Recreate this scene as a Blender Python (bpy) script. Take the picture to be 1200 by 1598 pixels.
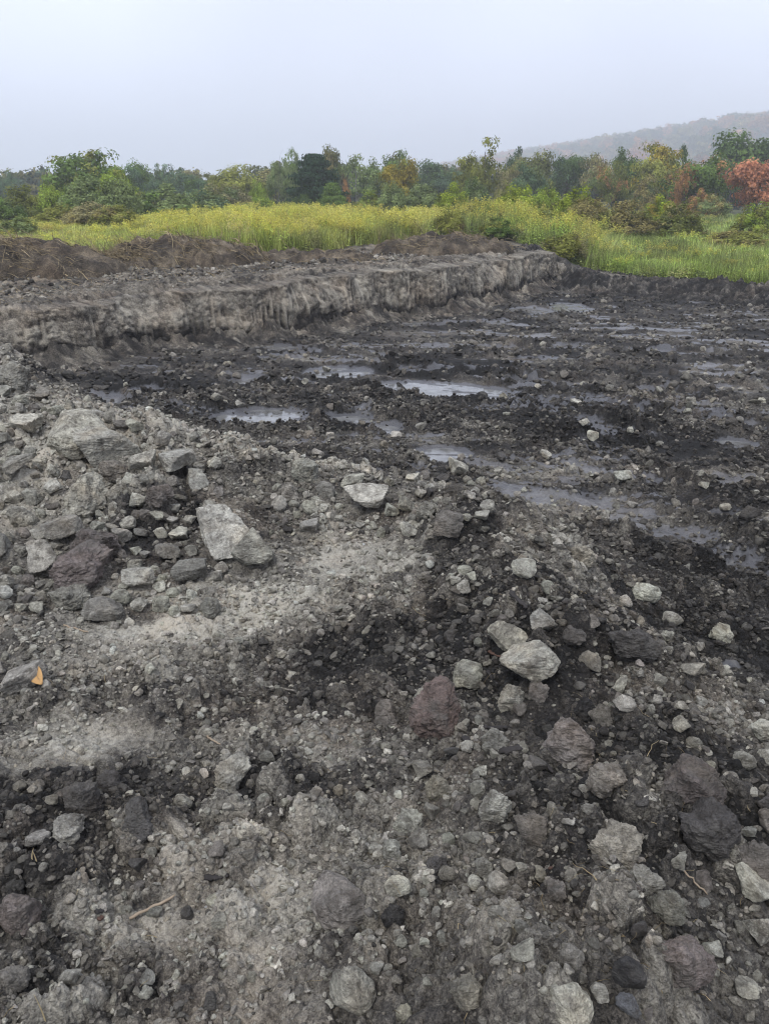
import bpy, math, random
import numpy as np

# ------------------------------------------------------------------ camera, sky, sun, exposure
scene = bpy.context.scene
for o in list(bpy.data.objects):
    bpy.data.objects.remove(o)
R = math.radians
CAM_Z = 2.2
PITCH = 22.3            # degrees below the horizontal
LENS, SENS = 26.0, 34.6
cam_d = bpy.data.cameras.new('camera')
cam_d.sensor_fit = 'VERTICAL'
cam_d.sensor_height = SENS
cam_d.lens = LENS
cam_d.clip_start = 0.05
cam_d.clip_end = 6000
cam = bpy.data.objects.new('camera', cam_d)
scene.collection.objects.link(cam)
cam.location = (0, 0, CAM_Z)
cam.rotation_euler = (R(90 - PITCH), 0, 0)
scene.camera = cam

SUN_EL, SUN_AZ = 58.0, 205.0        # azimuth clockwise from +Y
world = bpy.data.worlds.new('World')
scene.world = world
world.use_nodes = True
wn, wl = world.node_tree.nodes, world.node_tree.links
wn.clear()
sky = wn.new('ShaderNodeTexSky')
sky.sky_type = 'NISHITA'
sky.sun_disc = False
sky.sun_elevation = R(SUN_EL)
sky.sun_rotation = R(SUN_AZ)
sky.air_density = 1.0
sky.dust_density = 4.0
hs = wn.new('ShaderNodeHueSaturation')
hs.inputs['Saturation'].default_value = 0.3
wtc = wn.new('ShaderNodeTexCoord')
wnz = wn.new('ShaderNodeTexNoise')
wnz.inputs['Scale'].default_value = 2.8
wnz.inputs['Detail'].default_value = 3.0
wnz.inputs['Roughness'].default_value = 0.45
wmr = wn.new('ShaderNodeMapRange')
wmr.inputs['From Min'].default_value = 0.25
wmr.inputs['From Max'].default_value = 0.75
wmr.inputs['To Min'].default_value = 0.86
wmr.inputs['To Max'].default_value = 1.13
wcl = wn.new('ShaderNodeVectorMath'); wcl.operation = 'SCALE'
wcl.inputs[0].default_value = (7.0, 7.5, 9.1)      # the even cloud layer
wmx = wn.new('ShaderNodeMix'); wmx.data_type = 'RGBA'
wmx.inputs[0].default_value = 0.85
wbg = wn.new('ShaderNodeBackground')
wbg.inputs['Strength'].default_value = 0.105
wout = wn.new('ShaderNodeOutputWorld')
wl.new(sky.outputs[0], hs.inputs['Color'])
wl.new(wtc.outputs['Generated'], wnz.inputs['Vector'])
wl.new(wnz.outputs[0], wmr.inputs['Value'])
wl.new(wmr.outputs[0], wcl.inputs['Scale'])
wl.new(hs.outputs[0], wmx.inputs[6])
wl.new(wcl.outputs[0], wmx.inputs[7])
wl.new(wmx.outputs[2], wbg.inputs['Color'])
wl.new(wbg.outputs[0], wout.inputs['Surface'])

sun_d = bpy.data.lights.new('sun', 'SUN')
sun_d.energy = 1.5
sun_d.angle = R(18)
sun_d.color = (1.0, 0.975, 0.93)
sun = bpy.data.objects.new('sun', sun_d)
scene.collection.objects.link(sun)
sun.rotation_euler = (R(90 - SUN_EL), 0, R(180 - SUN_AZ))

scene.view_settings.view_transform = 'Standard'
scene.view_settings.look = 'None'
scene.view_settings.exposure = 0.66
scene.view_settings.gamma = 1.0
scene.view_settings.use_curve_mapping = False
scene.render.engine = 'CYCLES'
scene.cycles.use_denoising = True
scene.cycles.denoising_prefilter = 'ACCURATE'
scene.cycles.filter_width = 1.15
scene.cycles.max_bounces = 5
scene.cycles.diffuse_bounces = 3
scene.cycles.glossy_bounces = 2
scene.cycles.transmission_bounces = 2
scene.cycles.volume_bounces = 2
scene.cycles.transparent_max_bounces = 8
scene.cycles.use_adaptive_sampling = True
scene.cycles.adaptive_threshold = 0.012

rng = np.random.default_rng(7)

# ------------------------------------------------------------------ noise
_perm = np.random.default_rng(3).permutation(4096).astype(np.int64)
_ga = np.random.default_rng(4).uniform(0, 2 * np.pi, 4096)
_gx, _gy = np.cos(_ga), np.sin(_ga)
_g3 = np.random.default_rng(5).normal(size=(4096, 3))
_g3 /= np.linalg.norm(_g3, axis=1)[:, None]
_wr = np.random.default_rng(6).random((4096, 3))

def _h2(i, j):
    return _perm[(_perm[i & 4095] + j) & 4095]

def perlin(x, y, seed=0):
    x = np.asarray(x, float) + seed * 17.37; y = np.asarray(y, float) - seed * 9.71
    xi, yi = np.floor(x).astype(np.int64), np.floor(y).astype(np.int64)
    fx, fy = x - xi, y - yi
    u, v = fx * fx * fx * (fx * (fx * 6 - 15) + 10), fy * fy * fy * (fy * (fy * 6 - 15) + 10)
    def g(a, b):
        h = _h2(xi + a, yi + b)
        return _gx[h] * (fx - a) + _gy[h] * (fy - b)
    n0 = g(0, 0) * (1 - u) + g(1, 0) * u
    n1 = g(0, 1) * (1 - u) + g(1, 1) * u
    return (n0 * (1 - v) + n1 * v) * 1.5

def fbm(x, y, oct=4, gain=0.5, seed=0):
    s = 0; a = 1.0; t = 0
    for k in range(oct):
        s = s + a * perlin(x * 2.03 ** k, y * 2.03 ** k, seed + k * 3)
        t += a; a *= gain
    return s / t

def perlin3(p, seed=0):
    p = p + seed * 13.17
    pi = np.floor(p).astype(np.int64); f = p - pi
    u = f * f * f * (f * (f * 6 - 15) + 10)
    s = 0
    for a in (0, 1):
        for b in (0, 1):
            for c in (0, 1):
                h = _perm[(_h2(pi[:, 0] + a, pi[:, 1] + b) + pi[:, 2] + c) & 4095]
                d = _g3[h]
                w = (u[:, 0] if a else 1 - u[:, 0]) * (u[:, 1] if b else 1 - u[:, 1]) * (u[:, 2] if c else 1 - u[:, 2])
                s = s + w * (d[:, 0] * (f[:, 0] - a) + d[:, 1] * (f[:, 1] - b) + d[:, 2] * (f[:, 2] - c))
    return s * 1.5

def fbm3(p, oct=4, gain=0.5, seed=0):
    s = 0; a = 1.0; t = 0
    for k in range(oct):
        s = s + a * perlin3(p * 2.03 ** k, seed + k * 5); t += a; a *= gain
    return s / t

def clods(x, y, seed=0, ident=False):
    """rounded lumps of uneven height, one per cell: 0..1"""
    x = np.asarray(x, float) + seed * 31.7; y = np.asarray(y, float) + seed * 11.3
    xi, yi = np.floor(x).astype(np.int64), np.floor(y).astype(np.int64)
    best = np.zeros(x.shape); who = np.full(x.shape, .5)
    for a in (-1, 0, 1):
        for b in (-1, 0, 1):
            h = _h2(xi + a, yi + b)
            r = _wr[h]
            dx, dy = xi + a + r[..., 0] - x, yi + b + r[..., 1] - y
            rad = 0.35 + 0.45 * r[..., 2]
            q = 1 - (dx * dx + dy * dy) / (rad * rad)
            q = np.sqrt(np.maximum(q, 0)) * rad
            if ident: who = np.where(q > best, (r[..., 0] * 7.3 + r[..., 2] * 3.1) % 1.0, who)
            best = np.maximum(best, q)
    return (best, who) if ident else best

def sstep(a, b, x):
    t = np.clip((x - a) / (b - a), 0, 1)
    return t * t * (3 - 2 * t)

# ------------------------------------------------------------------ pixels of the 1200 x 1598 photograph -> rays
FPX = LENS / SENS * 1598.0
_cp, _sp = math.cos(R(PITCH)), math.sin(R(PITCH))
def ray(px, py):
    px, py = np.asarray(px, float), np.asarray(py, float)
    u, v = (px - 600) / FPX, (799 - py) / FPX
    return u, _cp + v * _sp, -_sp + v * _cp       # x, y, z per unit of depth
def on_plane(px, py, z):
    dx, dy, dz = ray(px, py)
    t = (z - CAM_Z) / dz
    return dx * t, dy * t

def seg_dist(x, y, P):
    """distance to a polyline, side (+ on its left), and position along it"""
    best = np.full(x.shape, 1e9); side = np.ones(x.shape); along = np.zeros(x.shape)
    L = 0.0; bp = np.zeros(x.shape)
    for (x0, y0), (x1, y1) in zip(P[:-1], P[1:]):
        ex, ey = x1 - x0, y1 - y0
        l = math.hypot(ex, ey)
        t = np.clip(((x - x0) * ex + (y - y0) * ey) / (l * l), 0, 1)
        dx, dy = x - x0 - t * ex, y - y0 - t * ey
        d = np.hypot(dx, dy)
        pp = np.abs(ex * (y - y0) - ey * (x - x0)) / l
        m = (d < best - 1e-7) | ((d < best + 1e-7) & (pp > bp))      # at a shared corner the segment seen most squarely decides the side
        bp = np.where(m, pp, bp)
        best = np.where(m, d, best)
        side = np.where(m, np.where(ex * (y - y0) - ey * (x - x0) >= 0, 1.0, -1.0), side)
        along = np.where(m, L + t * l, along)
        L += l
    return best, side, along

# foot of the cut bank and of the low berm, read off the photograph on the pit floor (z = 0)
_bp = [(-900, 640), (-300, 610), (-100, 592), (0, 578), (90, 572), (160, 560), (215, 546), (300, 538), (400, 527), (470, 520),
       (530, 509), (600, 496), (690, 488), (755, 472), (800, 464), (835, 452), (868, 443), (900, 452), (960, 458), (1050, 462),
       (1130, 470), (1200, 476), (1350, 492), (1700, 520)]
BANK = [tuple(float(c) for c in on_plane(a, b, 0.0)) for a, b in _bp]
BANK = [(-40.0, BANK[0][1] - 8)] + BANK + [(40.0, BANK[-1][1] - 6)]
CORNER = BANK[17]
# crest of the raised ground the photographer stands on
_ep = [(-500, 560), (-100, 585), (60, 610), (150, 650), (250, 700), (340, 738), (450, 752), (560, 752), (650, 785), (740, 815),
       (830, 840), (905, 870), (960, 950), (1040, 1020), (1130, 1080), (1210, 1150), (1400, 1300)]
EDGE = [tuple(float(c) for c in on_plane(a, b, 0.35)) for a, b in _ep]
EDGE = EDGE + [(6.0, 0.6), (12.0, -1.0), (40.0, -8.0)]
EDGE = [(-40.0, 9.0)] + EDGE

RIDGE = [tuple(float(c) for c in on_plane(a, b, 0.55)) for a, b in [(745, 860), (790, 950), (830, 1060), (880, 1180), (920, 1330), (900, 1480), (860, 1650)]]

def patch(x, y, cx, cy, a, b, ang=0.0, soft=0.5):
    c, s = math.cos(ang), math.sin(ang)
    dx, dy = x - cx, y - cy
    q = np.sqrt(((dx * c + dy * s) / a) ** 2 + ((-dx * s + dy * c) / b) ** 2)
    return 1 - sstep(1 - soft, 1 + soft, q)

def patch_into(out, x, y, cx, cy, a, b, ang=0.0, soft=0.5, k=1.0, mode='max'):
    rad = max(a, b) * (1 + soft) + .01
    m = np.nonzero((np.abs(x - cx) < rad) & (np.abs(y - cy) < rad))[0]
    if len(m):
        p = patch(x[m], y[m], cx, cy, a, b, ang, soft)
        out[m] = np.maximum(out[m], p) if mode == 'max' else out[m] + k * p

def px_patch(px, py, w, h, z):
    """an ellipse of ground whose picture is w x h pixels"""
    cx, cy = on_plane(px, py, z)
    _, y0 = on_plane(px, py + h / 2, z); _, y1 = on_plane(px, py - h / 2, z)
    x0, _ = on_plane(px - w / 2, py, z); x1, _ = on_plane(px + w / 2, py, z)
    return float(cx), float((y0 + y1) / 2), float(x1 - x0) / 2, float(y1 - y0) / 2

# standing water: px, py, width, height in the photograph, turn on the ground, label
PUDDLES = [
    (150, 632, 64, 30, 0.0, 'shallow grey puddle at the foot of the rubble heap by the largest pale slab'),
    (408, 648, 135, 22, 0.10, 'long pale puddle in the black mud beyond the cleft boulder'),
    (546, 652, 66, 12, 0.0, 'narrow puddle between the long pale puddle and the small bright pool'),
    (604, 668, 48, 18, 0.0, 'small bright pool in the mud just beyond the row of pale stones'),
    (695, 607, 210, 20, -0.35, 'longest puddle, a blue grey wheel rut curving across the black mud'),
    (692, 707, 84, 22, -0.2, 'dull wet pool in a hollow nearer than the curving rut puddle'),
    (528, 580, 100, 16, 0.2, 'smooth wet pool on the grey mud midway to the cut bank'),
    (390, 593, 58, 13, 0.1, 'small grey pool under the bank on the side of the rubble heap'),
    (415, 541, 120, 9, 0.05, 'thin strip of water along the foot of the scored bank'),
    (888, 479, 58, 13, 0.0, 'brightest pool, in the far corner below the end of the bank'),
    (884, 455, 74, 7, 0.0, 'thin far puddle tucked under the black berm beside the bank end'),
    (826, 483, 62, 8, 0.0, 'thin pool next to the brightest far pool, nearer the bank'),
    (1145, 461, 36, 15, 0.0, 'round far pool at the foot of the black berm'),
    (645, 503, 48, 6, 0.0, 'little far puddle under the middle of the scored bank'),
    (762, 503, 54, 6, 0.0, 'slim far puddle out from the bank undercut'),
    (1150, 692, 62, 16, -0.3, 'wet grey pool at the picture edge in the churned mud'),
]
PUD = []
for (a, b, w, h, ang, lab) in PUDDLES:
    cx, cy, ra, rb = px_patch(a, b, w, h, 0.0)
    PUD.append((cx, cy, ra, rb, ang, lab))
# smeared, wet, smooth mud (px, py, w, h, turn)
SMEARS = [(1090, 640, 190, 22, -0.3), (1060, 610, 150, 12, -0.2), (900, 770, 260, 46, -0.6), (1010, 815, 180, 34, -0.6), (610, 735, 120, 22, 0.1),
          (955, 512, 90, 9, 0), (1000, 525, 120, 8, 0), (1120, 537, 80, 10, 0), (960, 885, 70, 26, 0), (700, 540, 160, 9, 0), (480, 560, 130, 10, 0),
          (260, 640, 120, 16, 0), (770, 640, 120, 14, -.4), (820, 560, 160, 8, 0), (1130, 580, 120, 10, 0), (560, 540, 130, 7, 0), (930, 480, 90, 6, 0),
          (470, 690, 150, 16, 0.2), (620, 690, 120, 14, 0), (930, 545, 200, 7, 0), (720, 520, 160, 6, 0)]
SME = [px_patch(a, b, w * 1.35, h * 1.1, 0.0) + (t,) for a, b, w, h, t in SMEARS]
# ruts pressed by wheels and tracks (photograph pixels, on the floor), with their half-width in metres
RUTS_PX = [([(560, 596), (640, 602), (720, 611), (800, 626), (870, 645), (960, 680)], .24), ([(640, 575), (760, 585), (880, 610), (1000, 650)], .20),
           ([(770, 728), (850, 752), (950, 790), (1060, 840), (1200, 905)], .22), ([(880, 690), (960, 725), (1060, 770), (1200, 830)], .20),
           ([(820, 596), (960, 606), (1080, 622), (1230, 650)], .26), ([(860, 632), (1000, 645), (1110, 655), (1230, 675)], .24),
           ([(230, 610), (330, 652), (420, 660), (500, 650), (620, 668), (720, 706)], .22), ([(420, 545), (560, 560), (720, 548), (900, 540), (1200, 560)], .25),
           ([(640, 510), (800, 497), (900, 482), (1000, 478)], .3)]
RUTS = [([tuple(float(c) for c in on_plane(a, b, 0.0)) for a, b in P], w) for P, w in RUTS_PX]
# soil colour: (px, py, w, h, z, tone)  tone 1 pale dry clay, 0 black wet soil
TONES = [(300, 975, 330, 110, .5, .30), (230, 1040, 260, 90, .5, .26), (560, 895, 170, 70, .5, .30), (450, 960, 160, 60, .5, .2), (120, 1165, 230, 110, .55, .32),
         (500, 1165, 150, 80, .55, .26), (180, 1450, 230, 120, .55, .24), (420, 1430, 150, 170, .55, .22), (320, 1330, 160, 60, .55, .2), (620, 1190, 60, 60, .55, .1),
         (600, 740, 230, 60, .2, .28), (470, 780, 280, 60, .35, .25), (160, 730, 330, 190, .5, .36), (560, 775, 330, 70, .3, .22), (930, 1300, 620, 520, .5, -.17), (760, 1000, 240, 260, .45, -.10), (380, 1250, 420, 90, .55, -.10), (900, 800, 240, 60, .05, .22), (940, 930, 160, 90, .35, .22),
         (860, 830, 90, 60, .3, .2), (1160, 1095, 110, 70, .2, .35), (30, 1090, 120, 110, .55, .22), (720, 1380, 160, 300, .5, .08), (560, 770, 260, 50, .3, .2),
         (560, 1035, 170, 34, .5, -.3), (250, 850, 110, 50, .5, -.2), (300, 830, 60, 50, .5, -.25), (130, 1250, 360, 110, .55, -.25), (420, 1230, 200, 60, .55, -.2), (730, 970, 160, 160, .45, -.32), (880, 1020, 120, 120, .4, -.3),
         (200, 975, 130, 40, .5, -.35), (650, 1050, 200, 90, .5, -.2), (820, 1130, 200, 120, .45, -.15), (1080, 1300, 200, 200, .4, -.2), (1080, 980, 240, 80, .05, -.25),
         (1080, 880, 260, 80, .05, -.2), (830, 650, 280, 50, 0, -.25), (750, 572, 180, 18, 0, -.4), (250, 600, 260, 26, 0, -.3), (330, 700, 60, 40, .2, -.3), (1000, 440, 400, 40, .2, -.35),
         (1000, 690, 300, 40, 0, -.2), (560, 625, 200, 14, 0, -.25), (200, 1570, 400, 60, .55, -.1), (90, 640, 90, 50, .5, -.15), (660, 1300, 300, 200, .5, -.05)]
TON = [px_patch(a, b, w, h, z) + (t,) for a, b, w, h, z, t in TONES]
# smooth trodden ground: (px, py, w, h, z)
SMOOTH = [(310, 990, 420, 150, .5), (560, 895, 220, 80, .5), (120, 1160, 260, 90, .55), (500, 1165, 170, 80, .55), (200, 1440, 260, 130, .55), (420, 1420, 170, 160, .55), (940, 770, 300, 70, 0.05), (1160, 1095, 110, 60, .2)]
SMO = [px_patch(a, b, w, h, z) for a, b, w, h, z in SMOOTH]

def upland(x, y):
    t = sstep(CORNER[0] - 0.7, CORNER[0] + 0.9 + .28 * np.maximum(y - CORNER[1], 0), x)
    far = sstep(18, 60, y)
    left = 0.85 - 0.10 * far - 0.13 * (1 - sstep(-5.6, -2.2, x)) * (1 - sstep(13, 17, y))
    right = 0.20 + 0.55 * far
    return left * (1 - t) + right * t

def fields(x, y):
    """everything known about the ground at x, y"""
    shp = x.shape
    x = x.ravel(); y = y.ravel()
    r = np.hypot(x, y)
    d, s, al = seg_dist(x, y, BANK)
    sd = d * s                                   # + behind the bank
    e, es, _ = seg_dist(x, y, EDGE)
    ed = -e * es                                 # + on the photographer's side
    ed = ed + 0.35 * fbm(x * .9, y * .9, 3, seed=41)
    left = 1 - sstep(CORNER[0] - 1.0, CORNER[0] + 0.6, x)
    upl = sstep(0.34, 0.62, sd) * left + sstep(-0.35, 0.55, sd + 0.25 * fbm(x * 1.7, y * 1.7, 3, seed=9)) * (1 - left)
    U = upland(x, y) + 0.05 * fbm(x * .6, y * .6, 3, seed=21) * sstep(0, 1, sd)
    plat = sstep(-0.75, 0.75, ed)
    near = 0.55 + 0.05 * fbm(x * .5, y * .5, 2, seed=2)
    z = upl * U + (1 - upl) * plat * near
    floor = (1 - upl) * (1 - plat)
    # rubble heap
    heap = 0.52 * np.exp(-(((x + 3.7) / 1.25) ** 2 + ((y - 6.3) / 1.0) ** 2)) + 0.27 * np.exp(-(((x + 1.9) / 1.1) ** 2 + ((y - 4.9) / 0.8) ** 2))
    z = z + heap * (1 - upl)
    # ridge of rubble on the near right and berm crest on the far edge
    z = z + 0.10 * np.exp(-((np.abs(ed - 0.25)) / 0.4) ** 2) * (1 - upl) * sstep(-1.5, 1.0, x + 1.0)
    rdg, _, _ = seg_dist(x, y, RIDGE)
    z = z + .19 * np.exp(-(rdg / .34) ** 2) * (1 - upl) * (.75 + .6 * fbm(x * 1.6, y * 1.6, 3, seed=45))
    berm = np.exp(-((sd - 0.35) / 0.55) ** 2) * (1 - left)
    z = z + berm * (0.03 + 0.08 * fbm(x * .8, y * .8, 3, seed=33) + 0.20 * np.exp(-((x - 8.6) / 0.8) ** 2))
    z = z + 0.05 * floor * fbm(x * .25, y * .5, 3, seed=14)
    soil = 1 - sstep(1.5, 3.0, sd) * (1 - left) - left * sstep(5.0, 6.2, sd + 0.5 * fbm(x * .7, y * .7, 2, seed=55))
    soil = np.clip(soil, 0, 1)
    k = np.clip(r / 4, .5, 2)
    xw = x + k * (.34 * fbm(x * 2.1, y * 2.1, 5, .75, seed=35)); yw = y + k * (.34 * fbm(x * 2.1, y * 2.1, 5, .75, seed=36))
    smooth = np.zeros(x.shape)
    for cx, cy, a, b in SMO:
        patch_into(smooth, xw, yw, cx, cy, a, b, 0, .3)
    # streaks left on the floor by tracks and the bucket
    ca, sa = math.cos(-.16), math.sin(-.16)
    xs, ys = x * ca + y * sa, -x * sa + y * ca
    xs = xs + 0.4 * fbm(x * .3, y * .3, 2, seed=61); ys = ys + 0.35 * fbm(x * .4, y * .4, 2, seed=62)
    patchy = sstep(-.15, .25, fbm(x * .35, y * .5, 3, seed=77))
    streak = fbm(xs * .75, ys * 2.3, 5, .6, seed=71) * (.45 + .55 * patchy) + .12 * fbm(x * .5, y * .7, 3, seed=78)
    rut = np.zeros(x.shape); rim = np.zeros(x.shape)
    fl = np.nonzero((floor > .05) & (r < 26))[0]
    if len(fl):
        xf, yf = x[fl] + .08 * perlin(x[fl] * 1.5, y[fl] * 1.5, 79), y[fl] + .08 * perlin(x[fl] * 1.5, y[fl] * 1.5, 80)
        for P, w in RUTS:
            dd, sg, aa = seg_dist(xf, yf, P)
            brk = sstep(-.35, .0, perlin(aa * .7, aa * 0 + P[0][0], 82))
            a_ = np.exp(-(dd / w) ** 4) * brk
            groove = .5 + .5 * np.sin(dd * sg * 38 + 2 * perlin(aa * .8, aa * 0, 83))
            rut[fl] = np.maximum(rut[fl], a_ * (.7 + .3 * groove)); rim[fl] = np.maximum(rim[fl], np.exp(-((dd - 1.35 * w) / (.45 * w)) ** 2) * brk)
    wet = np.zeros(x.shape)
    for cx, cy, a, b, t in SME:
        patch_into(wet, x, y, cx, cy, a, b, t, .5)
    smear = wet.copy()
    wet = wet * sstep(-.05, .28, fbm(xs * 1.1, ys * 8, 4, .65, seed=73) + .04)
    wet = np.maximum(wet, floor * rut * .9 * sstep(-.22, .18, fbm(xs * 1.3, ys * 5, 4, .65, seed=74)))
    wet = np.maximum(wet, floor * sstep(.10, .30, streak + .25 * fbm(xs * .8, ys * 6, 3, seed=75)) * .95)
    pud = np.zeros(x.shape)
    for cx, cy, a, b, t, _ in PUD:
        patch_into(pud, x, y, cx, cy, a * 1.1, b * 1.25, t, .28)
    # soil colour
    f1 = fbm(x * 1.3, y * 1.3, 5, .6, seed=81)
    tone = 0.41 + 0.46 * f1
    tone = tone * (1 - floor) + floor * (0.235 + 0.70 * streak + 0.30 * f1 - .06 * rim + .16 * smear)
    for cx, cy, a, b, t in TON:
        patch_into(tone, xw, yw, cx, cy, a, b, 0, .4, t * (.9 if t > 0 else .8), 'add')
    tone = tone - upl * left * 0.02
    rub = np.clip(0.55 + 0.8 * fbm(x * .9, y * .9, 3, seed=91), 0.15, 1) * (1 - .38 * smooth)
    rub = np.maximum(rub, np.exp(-((sd - 0.2) / 0.6) ** 2) * (1 - left) * .5)
    rub = np.maximum(rub, heap * 2.2)
    rub = np.maximum(rub, .6 * upl * left)
    rub = rub * (1 - np.maximum(wet * .75 * floor, pud))
    return dict(x=x, y=y, z=z, sd=sd, ed=ed, floor=floor, upl=upl, left=left, soil=soil, wet=wet, pud=pud, tone=tone, rub=rub, smooth=smooth, streak=streak, rut=rut, rim=rim, shape=shp)

PLEV = {}
def height(x, y, full=False):
    f = fields(np.asarray(x, float), np.asarray(y, float))
    x, y, z = f['x'], f['y'], f['z']
    fine = f['soil']
    amp = f['rub'] * fine
    wx = x + .03 * perlin(x * 9, y * 9, 101); wy = y + .03 * perlin(x * 9, y * 9, 102)
    c1, i1 = clods(wx * 4.2, wy * 4.2, 1, True); c2, i2 = clods(wx * 11, wy * 11, 2, True); c3 = clods(x * 27, y * 27, 3)
    sel = sstep(-.05, .3, fbm(x * 1.6, y * 1.6, 3, seed=111))
    far = 1 - (.72 - .3 * f['upl'] * f['left']) * sstep(8, 15, np.hypot(x, y))
    amp = amp * far
    sel2 = sstep(-.2, .15, fbm(x * 3.1, y * 3.1, 2, seed=113))
    d = amp * (0.125 * c1 * sel * (.6 + .8 * i1) + 0.115 * c2 * sel2 * (.5 + i2) + 0.042 * c3 + 0.07 * fbm(x * 2.6, y * 2.6, 4, .55, seed=121))
    d = d + amp * .05 * np.abs(fbm(x * 14, y * 14, 3, .6, seed=117))
    f['tone'] = f['tone'] + amp * (.30 * (i1 - .5) * sel * (c1 > .05) + .70 * (i2 - .5) * sel2 * (c2 > .03))
    d = d + fine * (1 - .8 * f['wet'] * f['floor']) * (0.014 * fbm(x * 7, y * 7, 4, .6, seed=131) + 0.004 * c3)
    d = d + fine * f['floor'] * (0.028 * f['streak'] - .035 * f['rut'] + .035 * f['rim'] * (.5 + c2 + c3)) * (1 - f['pud'])
    d = d + (1 - fine) * 0.06 * fbm(x * .8, y * .8, 3, seed=141)
    z = z + d
    # the hollows that hold water are pressed flat
    for k, (cx, cy, a, b, t, _) in enumerate(PUD):
        m = (np.abs(x - cx) < 2 * max(a, b) + .3) & (np.abs(y - cy) < 2 * max(a, b) + .3)
        if m.any():
            p = patch(x[m], y[m], cx, cy, a * 1.1, b * 1.25, t, .45)
            c, s_ = math.cos(t), math.sin(t)
            z[m] = z[m] * (1 - p) + p * (0.0 - 0.034 + .05 * fbm((x[m] * c - y[m] * -s_) * 1.6, (y[m] * c - x[m] * s_) * 9, 4, .6, seed=151))
    if full:
        f['z'] = z; f['c2'] = c2
        return f
    return z.reshape(f['shape'])

def ground_hit(px, py):
    """where the lines of sight through these pixels meet the ground"""
    px, py = np.atleast_1d(px).astype(float), np.atleast_1d(py).astype(float)
    dx, dy, dz = ray(px, py)
    ts = np.concatenate([np.linspace(0.9, 8, 280), np.linspace(8.05, 26, 200), np.linspace(26.5, 160, 150)])
    X = dx[:, None] * ts; Y = dy[:, None] * ts; Z = CAM_Z + dz[:, None] * ts
    G = height(X, Y)
    below = Z < G
    below[:, -1] = True
    k = np.argmax(below, axis=1)
    t = ts[k]
    return dx * t, dy * t, G[np.arange(len(k)), k], t

# ------------------------------------------------------------------ mesh and material helpers
COL = scene.collection
def mesh_np(name, V, F, attrs=None, smooth=True, mat=None):
    """V (n,3), F (m,k) with one k, or a list of such arrays; attrs: name -> (domain, type, array)"""
    Fs = F if isinstance(F, list) else [F]
    Fs = [np.asarray(f, np.int32) for f in Fs if len(f)]
    me = bpy.data.meshes.new(name)
    me.vertices.add(len(V)); me.vertices.foreach_set('co', np.ascontiguousarray(V, np.float32).ravel())
    if Fs:
        loops = np.concatenate([f.ravel() for f in Fs])
        tot = np.concatenate([np.full(len(f), f.shape[1], np.int32) for f in Fs])
        start = np.concatenate([[0], np.cumsum(tot)[:-1]]).astype(np.int32)
        me.loops.add(len(loops)); me.loops.foreach_set('vertex_index', loops)
        me.polygons.add(len(tot)); me.polygons.foreach_set('loop_start', start); me.polygons.foreach_set('loop_total', tot)
        me.polygons.foreach_set('use_smooth', np.full(len(tot), smooth))
    for k, (dom, typ, arr) in (attrs or {}).items():
        a = me.attributes.new(k, typ, dom)
        a.data.foreach_set({'FLOAT': 'value', 'INT': 'value', 'FLOAT_VECTOR': 'vector', 'FLOAT_COLOR': 'color'}[typ], np.ascontiguousarray(arr).ravel())
    me.update(calc_edges=True)
    me.validate()
    if mat: me.materials.append(mat)
    return me

def link(name, data, parent=None, loc=None, **props):
    o = bpy.data.objects.new(name, data)
    COL.objects.link(o)
    if parent is not None: o.parent = parent
    if loc is not None: o.location = loc
    for k, v in props.items():
        if v is not None: o[k] = v
    return o

def grid_faces(nr, nc, wrap=False):
    i, j = np.meshgrid(np.arange(nr - 1), np.arange(nc if wrap else nc - 1), indexing='ij')
    a = i * nc + j; b = i * nc + (j + 1) % nc
    return np.stack([a, b, b + nc, a + nc], -1).reshape(-1, 4)

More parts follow.
